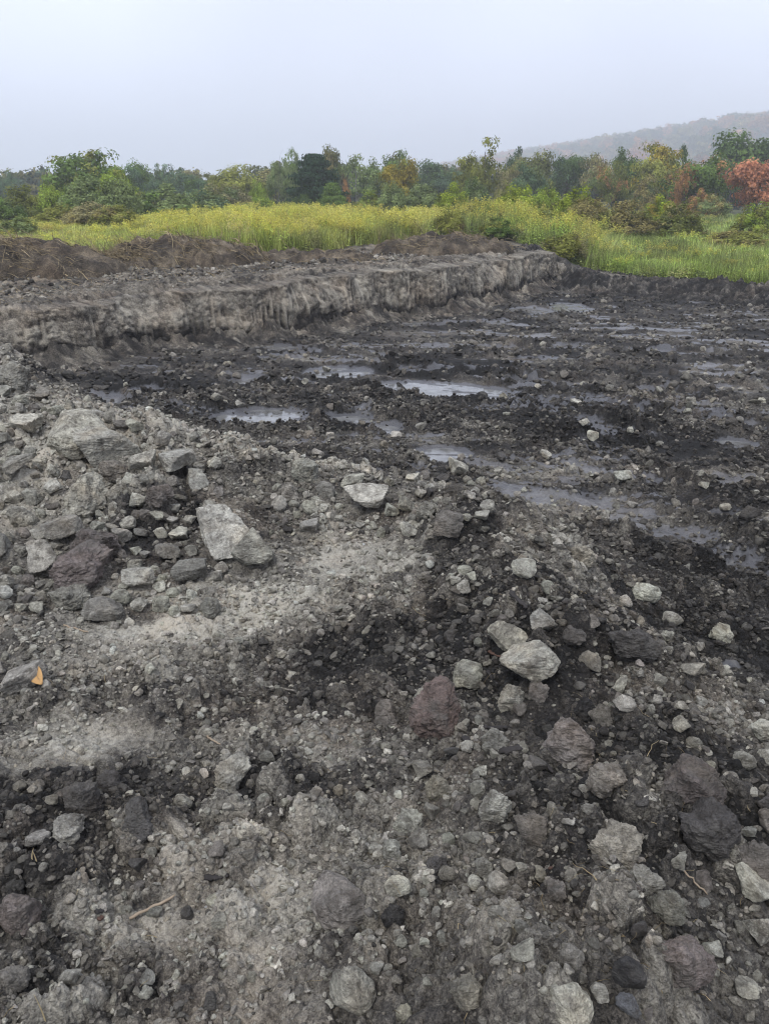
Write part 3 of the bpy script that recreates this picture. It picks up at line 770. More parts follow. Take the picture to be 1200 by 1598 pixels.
# px, py, w, h (photograph), colour, shape, short reference, label
HERO = [
 (115, 692, 118, 66, 'pale', 'block', 'largest pale slab', 'largest pale grey slab crowning the rubble heap, tilted on its edge'),
 (168, 708, 96, 58, 'pale', 'block', 'wedge slab', 'pale wedge shaped slab with a flat tilted top next to the largest slab'),
 (279, 728, 54, 46, 'grey', 'slab', 'leaning triangular slab', 'grey triangular slab leaning at the end of the rubble heap'),
 (223, 725, 44, 36, 'pale', 'block', None, 'pale blocky stone between the wedge slab and the leaning triangular slab'),
 (213, 680, 26, 20, 'olive', 'block', None, 'small pale stone perched beyond the wedge slab on the heap'),
 (182, 740, 42, 34, 'brown', 'lump', None, 'brown earth clod tucked under the wedge slab'),
 (136, 778, 76, 64, 'grey', 'lump', 'wide grey clod', 'wide rounded grey clod in the middle of the rubble heap'),
 (250, 778, 44, 46, 'mauve', 'lump', 'mauve clod', 'reddish mauve clod below the leaning triangular slab'),
 (216, 786, 34, 32, 'pale', 'block', None, 'pale stone touching the reddish mauve clod on the heap'),
 (350, 846, 104, 80, 'pale', 'block', 'cleft boulder', 'big pale boulder with a cleft, standing at the end of the heap'),
 (392, 874, 80, 66, 'grey', 'slab', 'flat grey slab', 'smooth flat grey slab resting against the cleft boulder'),
 (295, 896, 58, 36, 'grey', 'block', None, 'long grey stone lying in front of the cleft boulder'),
 (262, 868, 40, 28, 'grey', 'block', None, 'grey stone in the dark hollow beside the cleft boulder'),
 (219, 908, 44, 48, 'pale', 'block', 'upright pale stone', 'upright pale pointed stone at the near foot of the heap'),
 (188, 938, 34, 36, 'olive', 'block', None, 'pale stone standing in front of the upright pointed stone'),
 (216, 944, 28, 30, 'pale', 'block', None, 'smaller pale stone pressed against its neighbour below the upright pointed stone'),
 (252, 946, 32, 28, 'olive', 'block', None, 'pale rounded stone last in the row at the near foot of the heap'),
 (113, 936, 64, 40, 'grey', 'lump', 'humped grey stone', 'humped grey stone at the near foot of the heap with straw beside it'),
 (161, 957, 60, 34, 'grey', 'block', None, 'low broad grey stone above a black patch of soil'),
 (150, 858, 74, 54, 'mauve', 'lump', 'upper mauve boulder', 'dark mauve boulder, the upper of two on the heap'),
 (132, 899, 100, 60, 'mauve', 'lump', 'lower mauve boulder', 'broad dark mauve boulder, the lower of two on the heap'),
 (68, 882, 62, 66, 'grey', 'block', 'tall grey block', 'tall grey block beside the two mauve boulders'),
 (102, 830, 58, 40, 'grey', 'block', None, 'grey block resting above the two mauve boulders'),
 (452, 772, 36, 28, 'grey', 'lump', None, 'grey stone at the heap end of the pale stone row'),
 (551, 757, 40, 28, 'pale', 'block', 'pale row stone', 'pale blocky stone at the top of the stone row'),
 (476, 738, 48, 26, 'grey', 'lump', None, 'low grey clod behind the pale stone row'),
 (570, 790, 76, 40, 'pale', 'slab', 'wide pale row slab', 'wide pale slab sunk in the middle of the stone row'),
 (508, 768, 36, 26, 'grey', 'block', None, 'grey stone between the low clod and the wide sunken slab'),
 (482, 803, 24, 16, 'olive', 'slab', None, 'small flat pale chip in front of the stone row'),
 (21, 776, 36, 32, 'pale', 'block', None, 'pale stone at the outer flank of the heap, under the flat grey one'),
 (50, 780, 34, 28, 'grey', 'block', None, 'grey stone between the outer pale stone and the wide grey clod'),
 (32, 737, 44, 26, 'grey', 'slab', 'outer flat stone', 'flat grey stone on the outer flank of the rubble heap'),
 (18, 588, 52, 34, 'grey', 'lump', None, 'grey clod on top of the far shoulder of the rubble heap'),
 (338, 629, 18, 16, 'pale', 'block', None, 'small pale stone in black mud just beyond the long pale puddle'),
 (376, 633, 16, 14, 'pale', 'block', None, 'small pale stone at the tip of the long pale puddle'),
 (700, 818, 58, 44, 'brown', 'block', 'peaked brown stone', 'peaked brown grey stone with a dark underside at the row end'),
 (635, 791, 30, 36, 'pale', 'block', 'standing chip', 'narrow pale stone standing on end in the stone row'),
 (668, 800, 36, 30, 'grey', 'lump', None, 'grey stone between the standing chip and the peaked brown stone'),
 (972, 745, 28, 26, 'pale', 'block', 'lone pale stone', 'lone pale stone on the smeared mud of the pit floor'),
 (910, 667, 18, 20, 'pale', 'block', 'far upright stone', 'small upright pale stone in the black mud beyond the lone stone'),
 (899, 630, 20, 16, 'pale', 'block', None, 'small pale stone farthest out in the black mud near the rut puddle'),
 (925, 682, 22, 16, 'olive', 'block', None, 'small pale stone just in front of the far upright one'),
 (876, 606, 22, 16, 'black', 'lump', None, 'black clod of peat on the mud beside the rut puddle end'),
 (851, 712, 20, 11, 'pale', 'slab', None, 'small flat pale stone between the lone stone and the dull pool'),
 (870, 851, 24, 22, 'pale', 'block', None, 'small pale stone on the crest next to the tan clod'),
 (906, 866, 48, 54, 'tan', 'lump', 'tan crest clod', 'large tan clod on the crest above the pit floor'),
 (1131, 795, 22, 14, 'pale', 'slab', None, 'small pale chip out on the dark floor near the black slate piece'),
 (1166, 808, 40, 20, 'black', 'slab', 'black slate piece', 'black flat piece of slate on the dark pit floor'),
 (796, 999, 64, 58, 'olive', 'block', 'olive boulder', 'pale olive boulder standing behind the pointed pale boulder'),
 (826, 1040, 94, 68, 'pale', 'block', 'pointed pale boulder', 'biggest pale pointed boulder in the near rubble ridge'),
 (730, 1056, 56, 50, 'olive', 'block', None, 'greenish grey stone beside the pointed pale boulder, on the side of the reddish rock'),
 (850, 973, 46, 34, 'grey', 'block', None, 'grey peaked stone just beyond the olive boulder'),
 (683, 1122, 88, 76, 'red', 'lump', 'reddish rock', 'reddish brown rock, the only red one in the near rubble'),
 (603, 1116, 44, 40, 'brown', 'lump', None, 'brown grey lump next to the reddish rock'),
 (1007, 927, 46, 32, 'olive', 'block', 'lone olive stone', 'lone pale olive stone on the slope beyond the dark boulder'),
 (817, 903, 42, 22, 'pale', 'slab', 'flat crest stone', 'flat pale stone lying on the rubble crest'),
 (853, 928, 26, 24, 'olive', 'block', None, 'pale stone just in front of the flat crest stone'),
 (987, 1016, 82, 52, 'dark', 'lump', 'dark boulder', 'dark grey boulder half buried in the rubble slope'),
 (798, 1092, 44, 42, 'grey', 'lump', None, 'grey clod directly below the pointed pale boulder'),
 (840, 1086, 34, 30, 'brown', 'lump', None, 'brown grey clod below and beside the pointed pale boulder'),
 (888, 1158, 98, 66, 'brown', 'lump', 'broad brown clod', 'broad brown grey clod lying below the pointed pale boulder'),
 (912, 1109, 36, 34, 'black', 'lump', None, 'black clod of wet soil behind the broad brown clod'),
 (975, 1106, 34, 26, 'pale', 'block', None, 'small pale stone between the broad brown clod and the dark boulder'),
 (938, 1120, 34, 34, 'brown', 'lump', None, 'brown clod wedged behind the broad brown clod'),
 (773, 1161, 56, 38, 'grey', 'lump', 'ragged grey clod', 'ragged grey clod between the reddish rock and the broad brown clod'),
 (947, 1213, 60, 80, 'brown', 'lump', 'upright brown clod', 'tall brown grey clod in front of the broad brown clod'),
 (1080, 1220, 100, 78, 'mauve', 'lump', 'great earth clod', 'great dark brown earth clod on the slope below the dark boulder'),
 (658, 1200, 42, 26, 'grey', 'block', None, 'grey stone just in front of the reddish rock'),
 (684, 1228, 46, 60, 'tan', 'lump', 'rooty tan clod', 'tan clod with fine roots in front of the reddish rock'),
 (1080, 1052, 42, 28, 'tan', 'slab', None, 'flat tan stone between the dark boulder and the pale wet clay'),
 (723, 926, 24, 26, 'pale', 'block', None, 'small pale upright stone at the start of the dark rubble'),
 (725, 892, 24, 18, 'olive', 'block', None, 'small pale stone beyond the dark rubble below the peaked brown stone'),
 (532, 1405, 88, 110, 'brown', 'block', 'big brown block', 'big flat topped brown grey block alone in the near soil'),
 (549, 1556, 72, 72, 'grey', 'block', 'near grey wedge', 'grey wedge stone at the lower edge below the big brown block'),
 (586, 1525, 24, 34, 'pale', 'block', None, 'small upright pale stone touching the near grey wedge'),
 (283, 1253, 32, 36, 'grey', 'block', 'lone grey chip', 'grey upright chip at the end of the dark clods'),
 (365, 1210, 62, 50, 'grey', 'lump', 'triangular clod', 'triangular grey clod sunk in the dark soil'),
 (110, 1535, 34, 32, 'grey', 'block', None, 'grey broken stone near the upright grass blade'),
 (25, 1535, 48, 36, 'brown', 'lump', None, 'brown grey lump at the lower corner by the grass blade'),
 (60, 1314, 44, 22, 'grey', 'slab', None, 'flat pale grey stone among the dark clods'),
 (347, 1368, 24, 20, 'grey', 'block', None, 'small grey stone by the dark bark strip'),
 (566, 1247, 24, 24, 'pale', 'block', None, 'small pale stone between the triangular clod and the rooty tan clod'),
 (232, 1532, 26, 24, 'grey', 'block', None, 'small grey stone below the fallen stick'),
 (345, 1445, 24, 26, 'grey', 'block', None, 'small grey stone between the stick and the big brown block'),
 (885, 1582, 76, 44, 'pale', 'block', 'lower pale block', 'broad pale block cut by the lower edge of the picture'),
 (932, 1568, 34, 30, 'pale', 'block', None, 'pale rounded stone touching the broad lower pale block'),
 (909, 1556, 24, 30, 'tan', 'block', None, 'tan stone behind the broad lower pale block'),
 (816, 1491, 42, 32, 'olive', 'block', 'yellowish stone', 'pale yellowish stone in the near rubble above the lower pale block'),
 (890, 1506, 40, 36, 'grey', 'lump', None, 'grey clod between the yellowish stone and the black peat block'),
 (1062, 1510, 100, 80, 'mauve', 'lump', 'reddish earth block', 'large reddish brown earth block in the near corner'),
 (980, 1533, 48, 56, 'black', 'block', 'black peat block', 'black peat block beside the reddish earth block'),
 (1107, 1493, 32, 32, 'pale', 'block', None, 'pale rounded stone on the upper edge of the reddish earth block'),
 (1176, 1392, 66, 66, 'pale', 'block', 'pale edge boulder', 'large pale boulder at the picture edge, above another grey one'),
 (1182, 1455, 60, 58, 'grey', 'block', None, 'grey boulder at the picture edge directly under the pale edge boulder'),
 (1178, 1344, 58, 44, 'brown', 'lump', None, 'brown clod at the picture edge directly above the pale edge boulder'),
 (962, 1320, 80, 74, 'tan', 'lump', 'tan rounded clod', 'tan rounded clod in front of the upright brown clod'),
 (830, 1299, 46, 56, 'brown', 'lump', 'egg shaped clod', 'egg shaped brown grey clod in front of the ragged grey clod'),
 (1102, 1312, 92, 84, 'dark', 'lump', 'split dark boulder', 'big dark boulder below the great earth clod'),
 (1005, 1380, 50, 34, 'grey', 'lump', None, 'grey clod in front of the tan rounded clod'),
 (1040, 1415, 68, 38, 'grey', 'lump', 'long grey clod', 'long pale grey clod with straw beside the pale edge boulder'),
 (637, 1287, 48, 42, 'olive', 'lump', 'pale rooty clod', 'pale tan clod with roots in front of the rooty tan clod'),
 (652, 1318, 28, 42, 'grey', 'block', None, 'narrow grey stone under the pale rooty clod'),
 (682, 1348, 48, 70, 'dark', 'lump', 'tall dark clod', 'tall dark brown clod in the middle of the near rubble'),
 (773, 1265, 52, 42, 'grey', 'lump', None, 'grey clod between the rooty tan clod and the egg shaped clod'),
 (612, 1328, 40, 42, 'grey', 'lump', None, 'grey clod at the edge of the near rubble beside the pale rooty clod'),
 (622, 1389, 40, 30, 'pale', 'block', 'white grey stone', 'pale white grey stone beside the big brown block'),
 (612, 1428, 36, 42, 'black', 'lump', None, 'black clod below the white grey stone'),
 (700, 1313, 24, 20, 'olive', 'block', None, 'small pale stone on top of the tall dark clod'),
 (774, 1432, 24, 32, 'pale', 'block', None, 'small upright pale stone below the tall dark clod'),
 (728, 1542, 58, 118, 'tan', 'lump', 'long rooty clod', 'long tan clod matted with roots at the lower edge'),
 (1162, 1557, 36, 38, 'pale', 'block', None, 'pale stone in the near corner beyond the reddish earth block'),
 (793, 1354, 26, 22, 'tan', 'block', None, 'small tan stone in front of the egg shaped clod'),
 (865, 1392, 34, 36, 'brown', 'lump', None, 'brown grey clod in front of the tan rounded clod, towards the yellowish stone'),
 (838, 1374, 24, 28, 'grey', 'block', None, 'small grey stone between the egg shaped clod and the yellowish stone'),
 (978, 1588, 40, 34, 'slate', 'slab', None, 'bluish slate piece at the lower edge beneath the black peat block'),
 (30, 1060, 62, 78, 'grey', 'slab', 'leaf slab', 'large grey slab with the orange leaf lying on it'),
 (130, 1255, 60, 44, 'dark', 'lump', 'left dark clod', 'dark clod first in the cluster of wet black clods'),
 (215, 1275, 58, 50, 'dark', 'lump', None, 'dark clod in the middle of the cluster of wet black clods'),
 (108, 1300, 56, 40, 'grey', 'lump', None, 'grey crumbling clod below the first wet black clod'),
 (170, 1225, 44, 34, 'dark', 'lump', None, 'dark clod at the back of the cluster of wet black clods'),
 (30, 1430, 70, 60, 'mauve', 'lump', 'brown edge clod', 'dark brown clod at the picture edge below the flat pale grey stone'),
]

STONES = []            # x, y, radius of every stone placed singly
def place_stone(px, py, w, h, col, shape, label, k, sub, hit=None):
    x, y, z, dep = hit
    hw = w / 2 * dep / FPX
    g = np.random.default_rng(5000 + k)
    v = int(g.integers(0, 7 if sub == 4 else 5))
    me = variant(shape, v, sub)
    asp = min(max(h / w, .5), 1.25)
    sx = hw * 1.06
    sy = hw * (.82 + .25 * g.random()) * min(1.25, .75 + .35 * asp)
    sz = hw * min(1.1, .45 + .66 * asp)
    if shape == 'slab': sz *= 1.35
    o = link('clod' if shape == 'lump' else 'stone', me, label=label, category='clod' if shape == 'lump' else 'stone')
    o.scale = (sx, sy, sz)
    tilt = (.32 if shape != 'slab' else .38) * (1.6 if k >= 400 else 1)
    o.rotation_euler = (g.normal() * tilt * .6 + (.12 if shape != 'lump' else 0), g.normal() * tilt * .6, g.choice([0, math.pi]) + g.normal() * .35)
    o.location = (x, y + sy * .25, z + sz * ((.22 if shape == 'lump' else .42) + (.18 if k < 32 else 0)))
    c = np.array(PALETTE[col]) * (1 + .12 * g.normal()) * np.array([1 + .012 * g.normal(), 1, 1 + .018 * g.normal()])
    o.color = (*np.clip(c, .01, .6), 1)
    if label is not None and len(STONES) >= 0: STONES.append((x, y + sy * .25, max(sx, sy), px, py, w))
    return o

hx, hy, hz, ht = ground_hit([q[0] for q in HERO], [q[1] + .28 * q[3] for q in HERO])
for k, (px, py, w, h, c, shp, ref, lab) in enumerate(HERO):
    place_stone(px, py, w, h, c, shp, lab, k, 4, (hx[k], hy[k], hz[k], ht[k]))

# the next largest stones, each told by its look and the landmark nearest to it
REFS = [(q[0], q[1], q[6], max(q[2], q[3])) for q in HERO if q[6]]
ZONES = [((0, 600), (345, 960), 112, (20, 84)), ((420, 735), (760, 835), 44, (15, 38)), ((700, 870), (1200, 1598), 74, (17, 46)), ((20, 1180), (600, 1580), 22, (17, 30)),
         ((600, 1080), (760, 1598), 14, (16, 32)), ((600, 600), (1190, 850), 22, (12, 20)), ((240, 560), (600, 700), 10, (11, 16))]
WORDS = {'pale': 'pale grey', 'olive': 'pale olive', 'grey': 'mid grey', 'brown': 'brown', 'dark': 'dark grey', 'black': 'black', 'tan': 'tan'}
def auto_stones():
    g = np.random.default_rng(77)
    used = set(); out = []
    occ = [(q[0], q[1], max(q[2], q[3] * .8)) for q in HERO]
    for (x0, y0), (x1, y1), n, (s0, s1) in ZONES:
        got = 0
        for _ in range(4000):
            if got >= n: break
            px, py = g.uniform(x0, x1), g.uniform(y0, y1)
            if (x1, y1) == (345, 960) and py < 585 + .42 * px: continue
            if (x1, y1) == (1200, 1598) and py < 870 + (px - 900) * .5: continue
            w = s0 + (s1 - s0) * g.random() ** 2.6
            if any(math.hypot(px - a, (py - b) * 1.2) < .42 * (c + w) for a, b, c in occ): continue
            col = g.choice(['pale', 'grey', 'olive', 'brown', 'dark', 'tan'], p=[.33, .30, .17, .10, .05, .05])
            shp = g.choice(['block', 'slab', 'lump'], p=[.46, .18, .36])
            a = min(REFS, key=lambda q: math.hypot(px - q[0], py - q[1]))
            dx, dy = px - a[0], py - a[1]
            near = 'just ' if math.hypot(dx, dy) < a[3] * .95 else ''
            if abs(dx) > abs(dy) * 1.2: rel = near + ('left of' if dx < 0 else 'right of')
            else: rel = near + ('beyond' if dy < 0 else 'in front of')
            size = 'small' if w < s0 + .2 * (s1 - s0) else ('medium' if w < s0 + .55 * (s1 - s0) else 'sizeable')
            form = {'block': 'angular stone', 'slab': 'flat chip', 'lump': 'crumbly clod'}[shp]
            lab = f'{size} {WORDS[col]} {form} {rel} the {a[2]}'
            if lab in used: continue
            used.add(lab); got += 1
            occ.append((px, py, w))
            out.append((px, py, w, w * g.uniform(.62, .95), col, shp, lab))
    return out
AUTO = auto_stones()
hx, hy, hz, ht = ground_hit([q[0] for q in AUTO], [q[1] + .2 * q[3] for q in AUTO])
for k, (px, py, w, h, c, shp, lab) in enumerate(AUTO):
    o = place_stone(px, py, w, h, c, shp, lab, 400 + k, 3, (hx[k], hy[k], hz[k], ht[k]))
    o['group'] = 'loose stones in the rubble'

# ------------------------------------------------------------------ scattering through geometry nodes, for what nobody could count
def scatter_group():
    ng = bpy.data.node_groups.new('scatter', 'GeometryNodeTree')
    ng.interface.new_socket('Geometry', in_out='INPUT', socket_type='NodeSocketGeometry')
    ng.interface.new_socket('Pieces', in_out='INPUT', socket_type='NodeSocketCollection')
    ng.interface.new_socket('Geometry', in_out='OUTPUT', socket_type='NodeSocketGeometry')
    N, L = ng.nodes, ng.links
    gi, go = N.new('NodeGroupInput'), N.new('NodeGroupOutput')
    ci = N.new('GeometryNodeCollectionInfo'); ci.inputs['Separate Children'].default_value = True; ci.inputs['Reset Children'].default_value = True
    ip = N.new('GeometryNodeInstanceOnPoints'); ip.inputs['Pick Instance'].default_value = True
    er = N.new('FunctionNodeEulerToRotation')
    def na(name, typ):
        nd = N.new('GeometryNodeInputNamedAttribute'); nd.data_type = typ; nd.inputs['Name'].default_value = name
        return nd.outputs['Attribute']
    L.new(gi.outputs['Geometry'], ip.inputs['Points']); L.new(gi.outputs['Pieces'], ci.inputs['Collection'])
    L.new(ci.outputs[0], ip.inputs['Instance']); L.new(na('idx', 'INT'), ip.inputs['Instance Index'])
    L.new(na('rot', 'FLOAT_VECTOR'), er.inputs[0]); L.new(er.outputs[0], ip.inputs['Rotation'])
    L.new(na('scl', 'FLOAT_VECTOR'), ip.inputs['Scale']); L.new(ip.outputs[0], go.inputs[0])
    return ng
SCATTER = scatter_group()
def pieces(name, meshes):
    c = bpy.data.collections.new(name)
    for i, me in enumerate(meshes):
        o = bpy.data.objects.new('%s_%03d' % (name, i), me); c.objects.link(o)
    return c
def scatter(name, P, rot, scl, idx, col, coll, label=None, category=None, parent=None):
    n = len(P)
    if scl.ndim == 1: scl = np.repeat(scl[:, None], 3, 1)
    col = np.concatenate([np.clip(col, 0, 1), np.ones((n, 1))], 1)
    me = mesh_np(name, P, [], {'rot': ('POINT', 'FLOAT_VECTOR', rot.astype(np.float32)), 'scl': ('POINT', 'FLOAT_VECTOR', scl.astype(np.float32)),
                               'idx': ('POINT', 'INT', idx.astype(np.int32)), 'col': ('POINT', 'FLOAT_COLOR', col.astype(np.float32))})
    o = link(name, me, parent, kind='stuff', label=label, category=category)
    md = o.modifiers.new('scatter', 'NODES'); md.node_group = SCATTER
    for it in SCATTER.interface.items_tree:
        if it.name == 'Pieces': md[it.identifier] = coll
    return o

CRUMBS = []
for i in range(16):
    kind = ['block', 'block', 'lump', 'slab'][i % 4]
    P, F = rock_shape(3000 + i, 2, kind)
    CRUMBS.append(mesh_np('crumb', P, F, None, i % 2 == 0, CRUMB))
CRUMB_COL = pieces('crumb', CRUMBS)

def build_rubble():
    g = np.random.default_rng(99)
    XS, YS, SS = [], [], []
    A = R(40)
    for s0, s1, rmin, rmax, dens in ((.004, .008, .85, 3.2, 3600), (.006, .012, .85, 5.0, 2600), (.012, .026, .9, 9.5, 980), (.022, .045, .9, 24, 120), (.045, .085, 2.0, 24, 14)):
        n = int(dens * A * (rmax ** 2 - rmin ** 2))
        # thin out gently with distance where single crumbs can no longer be told apart
        r = np.sqrt(g.uniform(rmin ** 2, rmax ** 2, n)); a = g.uniform(-A, A, n)
        s = s0 * (s1 / s0) ** (g.random(n) ** 1.6)
        XS.append(r * np.sin(a)); YS.append(r * np.cos(a)); SS.append(s)
    x, y, s = np.concatenate(XS), np.concatenate(YS), np.concatenate(SS)
    f = height(x, y, True)
    cl = fbm(x * 2.2, y * 2.2, 3, seed=401)
    keep = (.25 + .75 * f['rub'] + .9 * cl) * (1 - .8 * f['pud']) * (1 - .05 * f['smooth']) * (1 - .7 * f['wet'] * f['floor'])
    keep = keep * np.where(f['upl'] > .5, .8 * f['soil'] * (f['sd'] < 4.5), 1)
    keep = keep * np.where((f['floor'] > .5) & (s > .02), .85, 1)
    dep = np.hypot(x, y) + .6
    keep = np.where(2 * s * FPX / dep > 19, 0, keep)
    m = g.random(len(x)) < keep
    ss = np.array([(q[0], q[1], q[2]) for q in STONES])
    # not inside the stones that stand singly
    idx = np.nonzero(m)[0]
    for i0 in range(0, len(idx), 20000):
        ii = idx[i0:i0 + 20000]
        d = np.hypot(x[ii, None] - ss[:, 0], y[ii, None] - ss[:, 1]) < ss[:, 2] * .75
        m[ii[d.any(1)]] = False
    x, y, s = x[m], y[m], s[m]; z = f['z'][m]; tone = f['tone'][m]
    n = len(x)
    rot = np.stack([g.normal(0, .5, n), g.normal(0, .5, n), g.uniform(0, 6.28, n)], 1)
    scl = np.stack([s, s * g.uniform(.65, 1, n), s * g.uniform(.5, .9, n)], 1)
    P = np.stack([x, y, z + .25 * s], 1)
    t = np.clip(tone + .18 * g.normal(size=n) + .15 + .06 * (s > .012) - .10 * f['floor'][m] - .10 * (f['upl'][m] > .5), 0, 1)
    st = np.array([q[0] for q in SOIL_RAMP]); cc = np.array([q[1] for q in SOIL_RAMP])
    t = .08 + .9 * t
    col = np.stack([np.interp(t, st, cc[:, i]) for i in range(3)], 1)
    col = col * (1 + .10 * g.normal(size=(n, 1)) + .012 * g.normal(size=(n, 3))); col = np.clip(col, .012, .5)
    scatter('rubble', P, rot, scl, g.integers(0, len(CRUMBS), n), col, CRUMB_COL, 'loose crumbs of clay and small stones strewn over the dug soil', 'rubble')
    return n
print('rubble', build_rubble(), 'single stones', len(STONES))

# ------------------------------------------------------------------ soil heaps with dry straw on the bank
def straw_material():
    b = NT('dry_straw')
    v = b.attr('v')
    col = b.ramp(v, [(0, (.10, .075, .045)), (.5, (.26, .20, .11)), (1, (.42, .34, .20))])
    b.principled(col, .8, None, .2)
    return b.m
STRAW = straw_material()
def strands(roots, g, length, width, curl=.5, lift=.25, seg=4, v=None):
    """thin three-sided straws starting at roots; returns V, F4, v"""
    n = len(roots)
    th = g.uniform(0, 6.283, n); el = g.normal(lift, .35, n)
    L = length * g.uniform(.4, 1.2, n)
    pts = [roots]
    d = np.stack([np.cos(th) * np.cos(el), np.sin(th) * np.cos(el), np.sin(el)], 1)
    for i in range(seg):
        d = d + curl * .5 * g.normal(size=(n, 3)) + np.array([0, 0, -.35 / seg * 2])
        d /= np.linalg.norm(d, axis=1)[:, None]
        pts.append(pts[-1] + d * (L / seg)[:, None])
    C = np.stack(pts, 1)                              # n, seg+1, 3
    w = width * g.uniform(.6, 1.3, n)
    V = []
    for k in range(3):
        a = k * 2.094 + g.uniform(0, 6, n)
        o = np.stack([np.cos(a), np.sin(a), .6 * np.sin(a + 1)], 1)
        tap = np.linspace(1, .35, seg + 1)
        V.append(C + o[:, None, :] * w[:, None, None] * tap[None, :, None])
    V = np.stack(V, 2).reshape(-1, 3)                 # n, seg+1, 3(k), 3
    base = (np.arange(n) * (seg + 1) * 3)[:, None, None]
    i = (np.arange(seg) * 3)[None, :, None]; k = np.arange(3)[None, None, :]
    a = base + i + k; b = base + i + (k + 1) % 3
    F = np.stack([a, b, b + 3, a + 3], -1).reshape(-1, 4)
    vv = np.repeat(g.random(n) if v is None else v, (seg + 1) * 3)
    return V, F, vv

def heap(px, py, a, b, h, lab, seed, straw_n, dist=None, ragged=.35):
    x, y, z, t = ground_hit([px], [py])
    x, y, z = float(x[0]), float(y[0]), float(z[0])
    n1, n2 = 110, 70
    u, w = np.meshgrid(np.linspace(-1.25, 1.25, n1), np.linspace(-1.25, 1.25, n2))
    X, Y = x + u * a, y + w * b
    q = np.hypot(u + .12 * fbm(X * 1.5, Y * 1.5, 3, seed=seed), w + .15 * fbm(X * 1.5, Y * 1.5, 3, seed=seed + 1))
    dome = np.clip(1 - q ** 2, 0, 1) ** .8
    cl = clods((X * 4.5).ravel(), (Y * 4.5).ravel(), seed).reshape(X.shape) ** 1.6 * .11 + clods((X * 11).ravel(), (Y * 11).ravel(), seed + 1).reshape(X.shape) ** 1.5 * .06
    Z = height(X, Y) - .06 + dome * h * (1 + ragged * fbm(X * 1.3, Y * 1.3, 4, .6, seed=seed + 2) * 1.6) + cl * np.minimum(1, dome * 4) + .06 * np.minimum(1, dome * 5)
    P = np.stack([X - x, Y - y, Z - z], -1).reshape(-1, 3)
    tone = (.34 + .42 * fbm(X * 2, Y * 2, 5, .6, seed=seed + 3)).ravel()
    root = link('soil_heap', None, loc=(x, y, z), label=lab, category='soil heap', group='soil heaps on the bank')
    link('mound', mesh_np('mound', P, grid_faces(n2, n1), {'tone': ('POINT', 'FLOAT', tone), 'wet': ('POINT', 'FLOAT', 0 * tone), 'veg': ('POINT', 'FLOAT', 0 * tone), 'brn': ('POINT', 'FLOAT', 0 * tone + 1.2)}, True, SOIL), root)
    g = np.random.default_rng(seed)
    ok = np.nonzero(dome.ravel() > .03)[0]
    cl2 = fbm(P[ok, 0] * 1.1 + seed, P[ok, 1] * 1.6, 3, seed=seed + 9)
    pr = np.clip(.15 + cl2 * 1.6, 0.02, 1); pr /= pr.sum()
    pick = g.choice(ok, straw_n, p=pr)
    V, F, v = strands(P[pick] + g.normal(0, .02, (straw_n, 3)) + np.array([0, 0, .02]), g, .45, .0075, .5, .15)
    link('straw', mesh_np('straw', V, F, {'v': ('POINT', 'FLOAT', v)}, True, STRAW), root, kind='stuff')
heap(20, 425, 2.3, 1.1, .52, 'long brown heap matted with straw at the outer end of the bank', 501, 1500)
heap(285, 410, 1.75, 1.0, .48, 'highest brown heap of soil and straw on the middle of the bank', 521, 1100)
heap(690, 398, 1.9, .9, .42, 'grey brown heap at the far end of the bank below the goldenrod', 541, 500)
heap(160, 418, 1.2, .7, .20, 'low heap of straw between the two big brown heaps', 561, 900)
heap(480, 408, 1.6, .6, .16, 'low grey soil ridge along the meadow edge beyond the bank', 581, 120)

def loose_straw():
    g = np.random.default_rng(611)
    px = g.uniform(-40, 860, 2600); py = g.uniform(405, 480, 2600)
    x, y = on_plane(px, py, .85)
    ff = fields(x, y); m = (ff['sd'] > .55) & (ff['soil'] > .5)
    x, y = x[m], y[m]; z = height(x, y)
    V, F, v = strands(np.stack([x, y, z + .04], 1), g, .36, .0065, .5, .05)
    link('loose_straw', mesh_np('loose_straw', V, F, {'v': ('POINT', 'FLOAT', v)}, True, STRAW), kind='stuff', label='dry straw and roots strewn over the top of the bank', category='straw')
    # fine roots and straws among the near rubble
    n = 170
    px = np.concatenate([g.uniform(600, 1200, 120), g.uniform(0, 600, 50)]); py = np.concatenate([g.uniform(860, 1598, 120), g.uniform(900, 1598, 50)])
    x, y, z, t = ground_hit(px, py)
    V, F, v = strands(np.stack([x, y, z + .012], 1), g, .06, .0009, .7, .1, 5)
    link('root_fibres', mesh_np('root_fibres', V, F, {'v': ('POINT', 'FLOAT', v)}, True, STRAW), kind='stuff', label='fine pale root fibres caught among the near stones', category='roots')
loose_straw()

# ------------------------------------------------------------------ foliage
def leaf_material():
    b = NT('foliage')
    base = b.n('ShaderNodeObjectInfo').outputs['Color']
    c2 = b.attr('second', 'OBJECT', 'Color')
    v, m = b.attr('v'), b.attr('m')
    col = b.mix(b.rng(m, .28, .44, 0, 1), c2, base)
    s = b.rng(v, 0, 1, .26, 1.75)
    cc = b.n('ShaderNodeCombineColor'); [b.put(cc.inputs[i], s) for i in range(3)]
    col = b.mix(1.0, col, cc.outputs[0], 'MULTIPLY')
    d = b.n('ShaderNodeBsdfDiffuse'); b.put(d.inputs[0], col)
    t = b.n('ShaderNodeBsdfTranslucent'); b.put(t.inputs[0], col)
    mx = b.n('ShaderNodeMixShader'); mx.inputs[0].default_value = .32
    b.t.links.new(d.outputs[0], mx.inputs[1]); b.t.links.new(t.outputs[0], mx.inputs[2]); b.t.links.new(mx.outputs[0], b.out.inputs[0])
    return b.m
LEAF = leaf_material()
